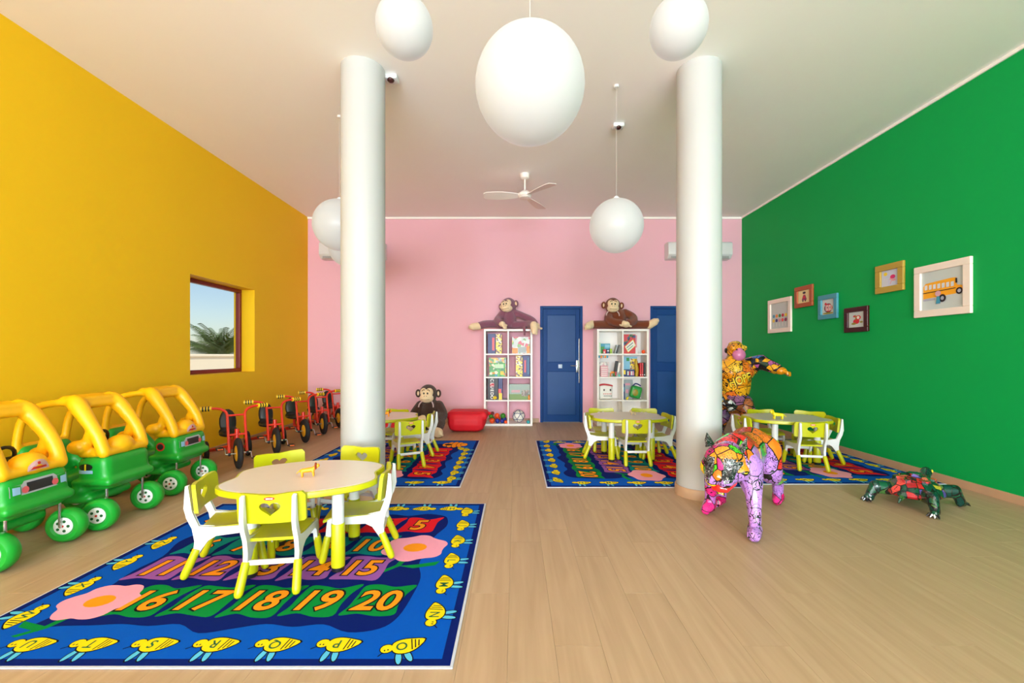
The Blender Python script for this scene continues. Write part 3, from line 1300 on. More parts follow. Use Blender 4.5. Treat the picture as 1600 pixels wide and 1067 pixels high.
def toy_animal(name, label, loc, rz, body, mane, s):
    t = thing(name, label, 'toy', loc, rz)
    pr = [('c', (-0.04, 0, 0.045), (0.025, 0, 0.05), 0.016, 0.018, 0), ('c', (0.025, 0, 0.05), (0.05, 0, 0.07), 0.014, 0.015, 0), ('e', (0.055, 0, 0.074), (0.017, 0.015, 0.015), 0),
          ('c', (-0.052, 0, 0.05), (-0.075, 0, 0.03), 0.005, 0.005, 0)]
    for x in (-0.042, 0.028):
        for y in (-0.012, 0.012):
            pr.append(('c', (x, y, 0.04), (x + 0.004, y * 1.2, 0.007), 0.008, 0.0065, 0))
    pr = [tuple([p[0]] + [tuple(q * s for q in p[1]), (tuple(q * s for q in p[2]))] + ([p[3] * s, p[4] * s] if p[0] == 'c' else []) + [0]) for p in pr]
    organic('body', pr, body, t, voxel=0.004 * s, smooth=3)
    mb = MB()
    mb.lathe([(0.010 * s, -0.006 * s), (0.022 * s, -0.004 * s), (0.026 * s, 0.003 * s), (0.018 * s, 0.009 * s)], 16, Matrix.Translation((0.043 * s, 0, 0.072 * s)) @ Euler((0, PI / 2, 0)).to_matrix().to_4x4())
    mb.build('mane', mane, t)
    return t


toy_animal('toy_lion', 'orange toy lion on the nearest table', (-1.225, 2.535, 0.5015), math.radians(20), ORT, BRT, 0.85)
toy_animal('toy_animal', 'yellow toy animal on the table by the green wall', (2.93, 4.80, 0.5015), math.radians(170), YET, YET, 1.15)
toy_animal('toy_animal', 'small tan toy animal on the table before the right bookshelf', (1.40, 5.12, 0.5015), math.radians(200), TANT, TANT, 0.7)
toy_animal('toy_animal', 'small orange toy animal on the table behind the left column', (-1.51, 5.0, 0.5015), math.radians(0), ORT, BRT, 0.9)


# ------------------------------------------------------------------ ride-on cars
def sticker(mb_pts, bvh, direction, lift):
    return project(mb_pts, bvh, direction, lift)


HUBW = mat('white_hub_plastic', (238, 238, 236), 0.4)
DARK = mat('dark_decal', (40, 44, 46), 0.35)
SILV = mat('silver_decal', (176, 178, 184), 0.3)
PINKD = mat('red_pink_decal', (226, 96, 104), 0.4)
BLUD = mat('pale_blue_decal', (150, 196, 232), 0.4)


def add_wheel(t, loc, r, w, tyre, hubm, spin=0.0, dots=True):
    """wheel with its axle along y"""
    M = Matrix.Translation(loc) @ Euler((0, 0, spin)).to_matrix().to_4x4() @ Euler((PI / 2, 0, 0)).to_matrix().to_4x4()
    q = MB()
    h = w / 2
    q.lathe([(r * 0.52, -h * 0.72), (r * 0.62, -h * 0.98), (r * 0.82, -h), (r * 0.95, -h * 0.72), (r, -h * 0.3), (r, h * 0.3), (r * 0.95, h * 0.72), (r * 0.82, h), (r * 0.62, h * 0.98), (r * 0.52, h * 0.72)], 32, M)
    wh = q.build('wheel', tyre, t)
    for s in (-1, 1):
        q = MB()
        M2 = M @ Matrix.Translation((0, 0, s * h * 0.72))
        q.lathe([(r * 0.50, -0.006), (r * 0.50, 0.003), (r * 0.44, 0.007), (0.0, 0.008)] if s > 0 else [(0.0, -0.008), (r * 0.44, -0.007), (r * 0.50, -0.003), (r * 0.50, 0.006)], 24, M2, mi=0)
        if dots:
            for k in range(5):
                a = 2 * PI * k / 5
                q.lathe([(r * 0.085, s * 0.004), (r * 0.085, s * 0.0088)], 10, M2 @ Matrix.Translation((r * 0.29 * math.cos(a), r * 0.29 * math.sin(a), 0)), mi=1)
            q.lathe([(r * 0.08, s * 0.004), (r * 0.07, s * 0.010)], 10, M2, mi=2)
        q.build('hub', [hubm, mat('hub_slot_green', (14, 90, 40), 0.5), STK], wh)
    return wh


def make_car(loc, rz, label, grille, dome_sticker, side):
    t = thing('ride_on_car', label, 'toy car', loc, rz, 'green and yellow ride-on cars')
    B = lambda c, s, bev, rot=(0, 0, 0): ('b', c, s, rot, bev, 0)
    pr = [B((0.165, 0, 0.40), (0.215, 0.395, 0.21), 0.045, (0, -0.07, 0)),       # nose
          B((0.15, 0, 0.31), (0.24, 0.36, 0.10), 0.04),
          B((0.262, 0, 0.325), (0.075, 0.42, 0.065), 0.03),                      # bumper
          B((0.15, 0, 0.325), (0.25, 0.42, 0.05), 0.024),
          B((-0.08, 0, 0.20), (0.46, 0.36, 0.07), 0.03),                         # floor pan
          B((-0.22, 0, 0.27), (0.22, 0.37, 0.14), 0.04),                         # seat
          B((-0.32, 0, 0.41), (0.085, 0.37, 0.34), 0.04, (0, -0.12, 0)),         # seat back
          ('c', (-0.34, 0.17, 0.50), (-0.14, 0.175, 0.28), 0.035, 0.035, 0), ('c', (-0.34, -0.17, 0.50), (-0.14, -0.175, 0.28), 0.035, 0.035, 0),
          ('c', (-0.32, 0.16, 0.24), (-0.24, 0.165, 0.24), 0.07, 0.07, 0), ('c', (-0.32, -0.16, 0.24), (-0.24, -0.165, 0.24), 0.07, 0.07, 0),
          ('c', (0.07, 0.165, 0.27), (-0.05, 0.165, 0.20), 0.05, 0.03, 0), ('c', (0.07, -0.165, 0.27), (-0.05, -0.165, 0.20), 0.05, 0.03, 0)]
    body = organic('body', pr, CARG, t, voxel=0.011, smooth=5)
    pr = [B((0.155, 0, 0.525), (0.215, 0.37, 0.06), 0.028, (0, -0.05, 0)),
          ('e', (0.195, 0, 0.555), (0.075, 0.10, 0.075), 0)]
    for s in (-1, 1):
        pth = smooth_path([(0.225, s * 0.165, 0.53), (0.185, s * 0.17, 0.65), (0.11, s * 0.165, 0.77), (0.045, s * 0.155, 0.855), (0.0, s * 0.14, 0.895)], 3)
        rr = [0.040, 0.040, 0.040, 0.040, 0.042, 0.044, 0.047, 0.050, 0.053, 0.055, 0.055, 0.052, 0.046]
        for k in range(len(pth) - 1):
            pr.append(('c', pth[k], pth[k + 1], rr[k], rr[k + 1], 0))
        pr.append(('c', (0.09, s * 0.168, 0.53), (0.14, s * 0.17, 0.66), 0.032, 0.036, 0))
        rail = smooth_path([(-0.02, s * 0.16, 0.885), (-0.12, s * 0.168, 0.88), (-0.24, s * 0.17, 0.845), (-0.315, s * 0.172, 0.76), (-0.345, s * 0.172, 0.64), (-0.355, s * 0.17, 0.53)], 3)
        for k in range(len(rail) - 1):
            pr.append(('c', rail[k], rail[k + 1], 0.025, 0.027, 0))
        pr.append(('e', (0.075, s * 0.195, 0.575), (0.062, 0.05, 0.05), 0))
    pr += [B((-0.015, 0, 0.902), (0.15, 0.33, 0.05), 0.022, (0, 0.10, 0)), B((0.045, 0, 0.862), (0.06, 0.30, 0.05), 0.022, (0, 0.7, 0)), B((-0.35, 0, 0.575), (0.05, 0.36, 0.045), 0.02)]
    roof = organic('roof_frame', pr, CARY, t, voxel=0.010, smooth=4)
    bv, rv = bvh_of(body), bvh_of(roof)
    # wheels
    for s in (-1, 1):
        add_wheel(t, (0.235, s * 0.205, 0.11), 0.11, 0.085, CARG, HUBW, spin=0.12)
        add_wheel(t, (-0.27, s * 0.195, 0.11), 0.11, 0.085, CARG, HUBW)
        q = MB()
        q.tube([(0.235, s * 0.155, 0.11), (0.235, s * 0.155, 0.30)], 0.008)
        q.tube([(0.235, s * 0.155, 0.11), (0.235, s * 0.20, 0.11)], 0.008)
        q.build('caster_rod', CHROME, t)
    q = MB()
    q.tube([(-0.27, -0.17, 0.11), (-0.27, 0.17, 0.11)], 0.008)
    q.build('axle', CHROME, t)
    # steering wheel
    q = MB()
    c = Vector((0.04, 0, 0.585))
    ring = [c + Vector((0.045 * math.sin(a) * 0.6, 0.075 * math.cos(a), 0.075 * math.sin(a))) for a in [2 * PI * k / 20 for k in range(20)]]
    q.tube(ring, 0.011, 8, closed=True)
    q.tube([c - Vector((0, 0.07, 0)), c + Vector((0, 0.07, 0))], 0.009)
    q.tube([c, c + Vector((0.10, 0, -0.03))], 0.012)
    q.build('steering_wheel', BLK, t)
    # decals laid on the plastic
    def decal(name, shapes, mats, bvh, M, d, lift=0.0015):
        q = MB()
        for k, (poly, mi) in enumerate(shapes):
            # subdivide the outline fan so that the decal follows the curve
            cx = sum(p[0] for p in poly) / len(poly)
            cy = sum(p[1] for p in poly) / len(poly)
            vs_ = [(cx, cy)]
            n = len(poly)
            for f in (0.5, 1.0):
                vs_ += [(cx + (p[0] - cx) * f, cy + (p[1] - cy) * f) for p in poly]
            fs_ = [(0, 1 + i, 1 + (i + 1) % n) for i in range(n)]
            fs_ += [(1 + i, 1 + n + i, 1 + n + (i + 1) % n, 1 + (i + 1) % n) for i in range(n)]
            w = [M @ Vector((a, b, 0)) for a, b in vs_]
            q.add(project(w, bvh, d, lift + 0.0012 * k), fs_, mi=mi)
        q.build(name, mats, t, smooth=0, recalc=False)

    def dens(poly, m=4):
        out = []
        for i in range(len(poly)):
            a, b = Vector(poly[i]), Vector(poly[(i + 1) % len(poly)])
            for k in range(m):
                out.append(tuple(a.lerp(b, k / m)))
        return out
    Mf = Matrix(((0, 0, 1, 0.5), (1, 0, 0, 0), (0, 1, 0, 0.43), (0, 0, 0, 1)))
    if grille:
        decal('grille_sticker', [(dens([(-0.165, -0.03), (0.165, -0.03), (0.165, 0.035), (0.10, 0.032), (0.085, 0.048), (-0.085, 0.048), (-0.10, 0.032), (-0.165, 0.035)]), 0),
                                 (dens([(-0.075, -0.02), (0.075, -0.02), (0.075, 0.036), (-0.075, 0.036)]), 1),
                                 (circ(-0.085, -0.002, 0.02), 2), (circ(0.085, -0.002, 0.02), 2),
                                 (dens([(-0.155, -0.02), (-0.115, -0.02), (-0.115, 0.022), (-0.155, 0.025)]), 3), (dens([(0.155, -0.02), (0.115, -0.02), (0.115, 0.022), (0.155, 0.025)]), 3)],
              [SILV, DARK, PINKD, BLUD], bv, Mf, (-1, 0, 0))
    if dome_sticker:
        Md = Matrix(((0, 0, 1, 0.6), (1, 0, 0, 0), (0, 1, 0, 0.555), (0, 0, 0, 1)))
        semi = [(0.062 * math.cos(a), -0.03 + 0.062 * math.sin(a)) for a in [PI * k / 14 for k in range(15)]]
        decal('dome_sticker', [(semi, 0), (dens([(-0.045, -0.022), (0.045, -0.022), (0.045, -0.008), (-0.045, -0.008)]), 1), (circ(-0.005, 0.012, 0.009), 1)],
              [mat('pale_pink_decal', (214, 170, 172), 0.4), STK], rv, Md, (-1, 0, 0))
    Ms = Matrix(((1, 0, 0, 0.13), (0, 0, -1, -0.5), (0, 1, 0, 0.42), (0, 0, 0, 1)))
    if side == 'eye':
        decal('side_sticker', [(circ(0, 0.015, 0.048, 0.024, 14), 0), (dens([(-0.05, -0.03), (0.05, -0.03), (0.05, -0.008), (-0.05, -0.004)]), 1), (dens([(-0.005, -0.008), (0.006, -0.008), (0.006, 0.036), (-0.005, 0.036)]), 2)],
              [BLK, BLUD, YET], bv, Ms, (0, 1, 0))
    elif side == 'red':
        decal('side_sticker', [(circ(0, 0.0, 0.038, 0.038, 16), 0), (circ(0, 0, 0.026, 0.026, 14), 1)], [STK, DARK], bv, Ms, (0, 1, 0))
    return t


make_car((-3.17, 2.60, 0), math.radians(3), 'green and yellow ride-on car at the left edge of the photo', True, True, None)
make_car((-3.15, 3.19, 0), math.radians(3), 'middle green and yellow ride-on car with an eye-shaped side sticker', False, False, 'eye')
make_car((-3.24, 3.93, 0), math.radians(3), 'green and yellow ride-on car next to the tricycles', True, True, 'red')


# ------------------------------------------------------------------ tricycles
HUBY = mat('yellow_wheel_disc', (236, 170, 30), 0.45)
GRIPY = mat('yellow_grip_label', (245, 200, 30), 0.45)


def trike_proto():
    """heads +x, origin on the floor below the seat"""
    t = thing('tricycle', '', 'tricycle')
    add_wheel(t, (0.36, 0, 0.165), 0.165, 0.052, RUBBER, HUBY, dots=False)
    for s in (-1, 1):
        add_wheel(t, (-0.26, s * 0.21, 0.115), 0.115, 0.05, RUBBER, HUBY, dots=False)
    q = MB()
    for s in (-1, 1):
        q.tube(smooth_path([(0.36, s * 0.082, 0.165), (0.31, s * 0.082, 0.33), (0.262, s * 0.082, 0.50), (0.24, s * 0.086, 0.585), (0.225, s * 0.115, 0.625), (0.21, s * 0.17, 0.645), (0.195, s * 0.245, 0.648)], 5), 0.0135, 10)
    q.tube([(0.247, -0.082, 0.565), (0.247, 0.082, 0.565)], 0.011)
    q.tube([(0.302, -0.082, 0.36), (0.302, 0.082, 0.36)], 0.013)
    q.build('fork', REDM, t)
    for s in (-1, 1):
        q = MB()
        a, b = Vector((0.20, s * 0.215, 0.648)), Vector((0.178, s * 0.315, 0.646))
        q.tube([a, b], 0.026, 12, mi=0)
        for k in (0.25, 0.5, 0.75):
            p = a.lerp(b, k)
            d = (b - a).normalized()
            q.tube([p - d * 0.006, p + d * 0.006], 0.0272, 12, mi=1)
        q.build('grip', [GRIPY, BLK], t)
    q = MB()
    q.tube([(0.296, 0, 0.30), (0.29, 0, 0.42)], 0.022, 12)
    q.tube(smooth_path([(0.285, 0, 0.38), (0.16, 0, 0.30), (0.02, 0, 0.20), (-0.10, 0, 0.15), (-0.26, 0, 0.13)], 5), 0.021, 12)
    q.tube([(-0.26, -0.19, 0.118), (-0.26, 0.19, 0.118)], 0.015)
    q.tube(smooth_path([(0.02, 0, 0.20), (-0.10, 0.10, 0.16), (-0.26, 0.16, 0.125)], 4), 0.014)
    q.tube(smooth_path([(0.02, 0, 0.20), (-0.10, -0.10, 0.16), (-0.26, -0.16, 0.125)], 4), 0.014)
    q.tube([(-0.10, 0, 0.15), (-0.12, 0, 0.30)], 0.017)
    q.build('frame', REDM, t)
    pr = [('e', (-0.10, 0, 0.315), (0.15, 0.11, 0.032), 0), ('e', (-0.235, 0, 0.435), (0.032, 0.09, 0.155), (0, -0.2, 0), 0), ('c', (-0.19, -0.06, 0.33), (-0.19, 0.06, 0.33), 0.04, 0.04, 0)]
    organic('saddle', pr, BLK, t, voxel=0.010, smooth=4)
    q = MB()
    q.tube([(0.36, -0.115, 0.165), (0.36, 0.115, 0.165)], 0.009)
    q.tube([(0.36, 0.115, 0.165), (0.40, 0.118, 0.105)], 0.008)
    q.tube([(0.36, -0.115, 0.165), (0.32, -0.118, 0.225)], 0.008)
    q.build('crank', CHROME, t)
    for s, p in ((1, (0.40, 0.16, 0.10)), (-1, (0.32, -0.16, 0.228))):
        q = MB()
        q.box((p[0], p[1], p[2]), (0.085, 0.07, 0.024), bevel=0.008, mi=0)
        for dx in (-0.0435, 0.0435):
            q.box((p[0] + dx, p[1], p[2]), (0.003, 0.05, 0.012), mi=1)
        q.tube([(p[0], p[1] - s * 0.045, p[2]), (p[0], p[1], p[2])], 0.006, mi=0)
        q.build('pedal', [BLK, mat('pedal_reflector_orange', (240, 110, 40), 0.4)], t)
    q = MB()
    for s in (-1, 1):
        q.box((0.358, s * 0.083, 0.165), (0.05, 0.022, 0.035), bevel=0.006)
    q.build('axle_block', BLK, t)
    return t


trp = trike_proto()
TR = [(-2.99, 4.62, 'red tricycle nearest the camera, just behind the green cars'),
      (-2.95, 5.28, 'second red tricycle from the green cars'),
      (-2.95, 6.00, 'red tricycle in the middle of the row by the yellow wall'),
      (-2.97, 6.62, 'fourth red tricycle from the green cars'),
      (-2.97, 7.22, 'last red tricycle of the row, against the pink wall corner')]
for i, (x, y, lab) in enumerate(TR):
    h = math.radians([-47, -49, -46, -50, -48][i])
    place(trp, i == 0, (x - math.cos(h) * 0.36, y - math.sin(h) * 0.36, 0), h, lab, 'red tricycles in a row')


# ------------------------------------------------------------------ globe lamps, fan, sensors, air conditioners
def globe(x, y, z, d, label):
    t = thing('globe_lamp', label, 'lamp', (x, y, HC), 0, 'white globe pendant lamps')
    mb = MB()
    mb.ell((0, 0, z - HC), (d / 2,) * 3, 48, 32)
    mb.build('globe', OPAL, t, smooth=180)
    mb = MB()
    mb.tube([(0, 0, z - HC + d / 2 - 0.005), (0, 0, -0.02)], 0.0009, 6)
    mb.build('cable', PLW, t)
    mb = MB()
    mb.lathe([(0.028, z - HC + d / 2 - 0.006), (0.028, z - HC + d / 2 + 0.015), (0.012, z - HC + d / 2 + 0.03)], 20)
    mb.build('cap', PLW, t)
    mb = MB()
    mb.lathe([(0.018, -0.02), (0.024, -0.014), (0.024, 0.0)], 20)
    mb.build('ceiling_rose', PLW, t)


globe(0.064, 1.95, 2.442, 0.495, 'largest looking white globe lamp, hanging nearest in the middle')
globe(-0.584, 2.25, 2.94, 0.295, 'small white globe lamp cut by the top edge, left of the middle globe')
globe(0.853, 2.25, 2.94, 0.295, 'small white globe lamp cut by the top edge, right of the middle globe')
globe(0.935, 3.99, 2.423, 0.495, 'white globe lamp hanging left of the right column')
globe(-1.850, 4.5, 2.583, 0.53, 'white globe lamp half hidden behind the left column')
globe(-2.33, 6.0, 2.73, 0.56, 'lowest looking white globe lamp, almost hidden behind the left column')

fan = thing('ceiling_fan', 'white three bladed ceiling fan hanging before the pink wall', 'fan', (0.125, 5.94, HC), 0)
mb = MB()
mb.lathe([(0.035, -0.075), (0.06, -0.06), (0.065, -0.01), (0.065, 0.0)], 24)
mb.build('canopy', FANW, fan)
mb = MB()
mb.tube([(0, 0, -0.07), (0, 0, -0.24)], 0.012, 12)
mb.build('rod', FANW, fan)
mb = MB()
mb.lathe([(0.02, -0.345), (0.075, -0.335), (0.095, -0.31), (0.09, -0.275), (0.05, -0.24), (0.02, -0.225)], 28)
mb.build('motor', FANW, fan)
for a in (183, -52, 62):
    q = MB()
    n = 12
    vs_ = []
    for i in range(n):
        k = i / (n - 1)
        x = 0.07 + 0.50 * k
        w = 0.035 + 0.055 * math.sin(min(1, k * 1.25) * PI * 0.6) - (0.03 if i == n - 1 else 0)
        tw = 0.32 * (1 - 0.5 * k)
        for s in (-1, 1):
            for dz in (-0.004, 0.004):
                vs_.append((x, s * w * math.cos(tw), -0.30 + s * w * math.sin(tw) + dz - 0.01 * k))
    fs_ = []
    for i in range(n - 1):
        b0, b1 = 4 * i, 4 * i + 4
        fs_ += [(b0, b0 + 2, b1 + 2, b1), (b0 + 1, b1 + 1, b1 + 3, b0 + 3), (b0, b1, b1 + 1, b0 + 1), (b0 + 2, b0 + 3, b1 + 3, b1 + 2)]
    fs_ += [(0, 1, 3, 2), (4 * n - 4, 4 * n - 2, 4 * n - 1, 4 * n - 3)]
    q.add(vs_, fs_)
    q.build('blade', FANW, fan, rot=(0, 0, math.radians(a)))

for (x, y, lab) in ((1.11, 4.66, 'small white ceiling sensor with dark lens right of the big globe'), (-1.12, 3.86, 'small grey ceiling sensor tucked behind the left column top')):
    t = thing('ceiling_sensor', lab, 'sensor', (x, y, HC))
    mb = MB()
    mb.box((0, 0, -0.022), (0.12, 0.10, 0.044), bevel=0.012)
    mb.build('housing', PLW, t)
    mb = MB()
    mb.ell((0.0, -0.02, -0.045), (0.032, 0.032, 0.022), 16, 8)
    mb.build('lens', mat('dark_red_lens', (60, 24, 22), 0.2), t)

for (x0, lab) in ((2.70, 'white wall air conditioner behind the right column'), (-3.49, 'white wall air conditioner behind the left column and globe lamps')):
    t = thing('air_conditioner', lab, 'air conditioner', (x0 + 0.57, YB, 3.09))
    mb = MB()
    pts = [(0, 0.15), (-0.17, 0.15), (-0.215, 0.12), (-0.22, -0.08), (-0.15, -0.15), (0, -0.15)]
    M = Matrix(((0, 0, 1, 0), (1, 0, 0, 0), (0, 1, 0, 0), (0, 0, 0, 1)))
    bm = bmesh.new()
    a = [bm.verts.new((p[0], p[1], -0.57)) for p in pts]
    b = [bm.verts.new((p[0], p[1], 0.57)) for p in pts]
    bm.faces.new(a[::-1])
    bm.faces.new(b)
    for i in range(len(pts)):
        j = (i + 1) % len(pts)
        bm.faces.new((a[i], a[j], b[j], b[i]))
    bmesh.ops.bevel(bm, geom=[e for e in bm.edges if min(e.verts[0].co.x, e.verts[1].co.x) < -0.01], offset=0.015, segments=2, profile=0.5, affect='EDGES')
    mb.from_bm(bm, M)
    mb.build('casing', PLW, t)
    mb = MB()
    mb.box((0, -0.188, -0.118), (1.02, 0.06, 0.006), rot=(0.785 + PI / 2 - 0.78, 0, 0))
    mb.build('air_flap', mat('grey_flap', (150, 150, 148), 0.5), t, smooth=0)


# ------------------------------------------------------------------ bookshelves
def bookshelf(x0, x1, backed, label):
    yf, yb, zt = 7.40, 7.785, 1.672
    t = thing('bookshelf', label, 'bookshelf', ((x0 + x1) / 2, (yf + yb) / 2, 0))
    w = (x1 - x0) / 2
    d = (yb - yf) / 2
    th = 0.035
    for s in (-1, 1):
        q = MB()
        q.span((s * w, -d, 0), (s * (w - th), d, zt), 0.002)
        q.build('side_panel', SHELF, t, smooth=0)
    for nm, z0, z1 in (('top_panel', zt - th, zt), ('bottom_panel', 0, th)):
        q = MB()
        q.span((-w + th, -d, z0), (w - th, d, z1), 0.002)
        q.build(nm, SHELF, t, smooth=0)
    q = MB()
    q.span((-0.012, -d + 0.004, th), (0.012, d, zt - th), 0.001)
    q.build('divider', SHELF, t, smooth=0)
    hcell = (zt - th * 2) / 4
    tops = [th + 0.0008]
    for k in (1, 2, 3):
        z = th + hcell * k
        for s in (-1, 1):
            q = MB()
            q.span((s * 0.012, -d + 0.004, z - 0.012), (s * (w - th), d, z + 0.012), 0.001)
            q.build('shelf', SHELF, t, smooth=0)
        tops.append(z + 0.0128)
    if backed:
        q = MB()
        q.span((-w + th, d - 0.008, th), (w - th, d, zt - th))
        q.build('back_panel', SHELF, t, smooth=0)
    return tops, hcell


S1 = (-0.552, 0.287)
S2 = (1.403, 2.297)
tops, hc = bookshelf(*S1, False, 'open backed white bookshelf left of the first blue door')
tops2, _ = bookshelf(*S2, True, 'white bookshelf with a back panel between the two blue doors')
zc = lambda row: tops[4 - row]         # row 1 is the top row


def game_box(label, x0, x1, z0, z1, y, depth, body, prints=(), rz=0.0, cat='box', name='game_box', tilt=0.0):
    """upright box; prints are flat blocks of ink on the front: (u0,u1,v0,v1,material) in fractions"""
    w, h = x1 - x0, z1 - z0
    t = thing(name, label, cat, ((x0 + x1) / 2, y + depth / 2, z0), rz)
    q = MB()
    q.box((0, 0, h / 2), (w, depth, h), bevel=0.002, seg=1)
    b = q.build('carton', body, t, smooth=0)
    if tilt:
        t.rotation_euler = (0, tilt, rz)
        t.location.z += w / 2 * math.sin(tilt) + 0.001
    for k, p in enumerate(prints):
        q = MB()
        yy = -depth / 2 - 0.0012 - 0.0006 * k
        if p[0] == 'text':
            _, s, size, u, v, rot, m = p[:7]
            M = Matrix(((1, 0, 0, -w / 2 + u * w), (0, 0, -1, yy), (0, 1, 0, v * h), (0, 0, 0, 1)))
            put_text(q, s, size, 0, 0, 0, rot, offset=0.03, M=M)
            q.build('lettering', m, t, smooth=0, recalc=False)
        elif p[0] == 'poly':
            pl, m = p[1], p[2]
            q.add([(-w / 2 + u * w, yy, v * h) for u, v in pl], [tuple(range(len(pl)))])
            q.build('print', m, t, smooth=0, recalc=False)
        else:
            u0, u1, v0, v1, m = p
            q.add([(-w / 2 + u * w, yy, v * h) for u, v in ((u0, v0), (u1, v0), (u1, v1), (u0, v1))], [(0, 1, 2, 3)])
            q.build('print', m, t, smooth=0, recalc=False)
    return t


def ink(nm, rgb):
    return mat('ink_' + nm, rgb, 0.4, 0.04, 20)


NAVY, IRED, IYEL, IWHT, IBLK, IGRN, IORG, IGRY, ITEAL, IPNK = (ink('navy', (28, 44, 110)), ink('red', (206, 36, 48)), ink('yellow', (240, 205, 40)), ink('white', (235, 232, 226)),
    ink('black', (24, 22, 26)), ink('green', (40, 140, 50)), ink('orange', (240, 140, 30)), ink('grey', (160, 168, 170)), ink('teal', (60, 150, 180)), ink('pink', (226, 150, 165)))
YPRINT = confetti_mat('yellow_busy_print', [(240, 205, 40), (80, 60, 60), (240, 205, 40), (225, 215, 190), (150, 90, 50), (245, 215, 60)], 45)
GPRINT = confetti_mat('green_busy_print', [(40, 140, 40), (60, 170, 50), (40, 140, 40), (225, 220, 190), (240, 140, 40), (30, 120, 60)], 22)
OPRINT = confetti_mat('orange_grey_print', [(236, 150, 40), (200, 205, 205), (235, 160, 50), (150, 160, 160), (90, 150, 90), (240, 220, 120)], 26)
VPRINT = confetti_mat('grey_vehicle_print', [(190, 198, 196), (210, 214, 210), (120, 170, 80), (190, 198, 196), (225, 190, 60), (200, 70, 90)], 20)
HPRINT = confetti_mat('pale_busy_print', [(226, 206, 200), (235, 226, 218), (226, 180, 186), (190, 180, 176), (235, 226, 218)], 30)
FPRINT = confetti_mat('brown_figure_print', [(110, 90, 80), (150, 120, 100), (90, 110, 80), (170, 160, 150)], 40)

sx1 = lambda px: (px - 806) * 7.42 / 670          # bay measure near the shelf front
YS = 7.45
# row 1
game_box('navy and yellow game box in the top left bay of the open shelf', sx1(762), sx1(774), zc(1), zc(1) + 0.345, YS, 0.26, NAVY,
         [(0.5, 0.95, 0.12, 0.88, ink('violet', (60, 40, 120))), (0.58, 0.86, 0.16, 0.80, ink('coral', (235, 80, 80)))])
game_box('yellow patterned game box in the top left bay of the open shelf', sx1(774.5), sx1(784), zc(1), zc(1) + 0.345, YS + 0.005, 0.26, YPRINT)
game_box('grey and orange vehicle game box in the top right bay of the open shelf', sx1(800), sx1(828), zc(1), zc(1) + 0.29, YS, 0.07, VPRINT,
         [(0.02, 0.32, 0.02, 0.33, IORG), (0.82, 0.98, 0.02, 0.45, IORG), (0.35, 0.80, 0.06, 0.4, IGRY)])
# row 2
game_box('orange and grey game box behind the green one on the open shelf', sx1(763), sx1(791), zc(2), zc(2) + 0.33, YS + 0.09, 0.07, OPRINT)
game_box('bright green game box in the second row of the open shelf', sx1(764.5), sx1(789), zc(2), zc(2) + 0.235, YS, 0.07, GPRINT,
         [(0.36, 0.9, 0.62, 0.92, ink('pale_green', (190, 220, 180))), (0.18, 0.35, 0.2, 0.32, IORG), (0.34, 0.52, 0.02, 0.16, ITEAL), (0.70, 0.92, 0.14, 0.4, IYEL)])
game_box('yellow patterned game box in the second row right bay of the open shelf', sx1(806), sx1(816.5), zc(2), zc(2) + 0.365, YS, 0.26, YPRINT)
game_box('navy game box with red lettering strip in the second row right bay', sx1(816.8), sx1(828), zc(2), zc(2) + 0.365, YS + 0.005, 0.26, NAVY,
         [(0.05, 0.5, 0.1, 0.9, ink('violet', (60, 40, 120))), (0.22, 0.44, 0.2, 0.78, ink('coral', (235, 80, 80))), (0.72, 0.80, 0.1, 0.9, ITEAL)])
# row 3
game_box('black game box reading CLUEDO in the third row of the open shelf', sx1(762), sx1(778), zc(3), zc(3) + 0.375, YS, 0.26, IBLK,
         [('poly', [(0.22, 0.60), (0.62, 0.60), (0.62, 0.76), (0.22, 0.76)], IRED)] +
         [('text', ch, 0.075, 0.42, 0.90 - 0.158 * k, -PI / 2, IWHT) for k, ch in enumerate('CLUEDO')])
game_box('dark blue game box beside the black one in the third row', sx1(778.5), sx1(785), zc(3), zc(3) + 0.375, YS + 0.01, 0.26, NAVY,
         [(0.1, 0.9, 0.0, 0.3, IYEL), (0.0, 0.7, 0.3, 0.5, ink('coral', (235, 80, 80)))])
game_box('green and grey horse game box in the third row right bay', sx1(795.5), sx1(828), zc(3), zc(3) + 0.27, YS, 0.06, ink('sage', (150, 170, 160)),
         [(0.0, 1.0, 0.0, 0.36, ink('grass', (110, 140, 60))), (0.60, 0.96, 0.22, 0.62, FPRINT)] +
         [(0.12 + 0.07 * k, 0.165 + 0.07 * k, 0.46, 0.62, IPNK) for k in range(6)])


def ball(label, x, y, z, r, m, name='ball'):
    mb = MB()
    mb.ell((0, 0, 0), (r,) * 3, 24, 16)
    # a raised seam ring so that it reads as a moulded play ball
    mb.tube([(r * 1.002 * math.cos(a), r * 1.002 * math.sin(a), 0) for a in [2 * PI * k / 32 for k in range(32)]], r * 0.025, 6, closed=True)
    o = mb.build(name, m, None, smooth=80, loc=(x, y, z + r), rot=(0.6, 0.3, 0.2))
    tag(o, label, 'ball', 'play balls on the shelves')
    return o


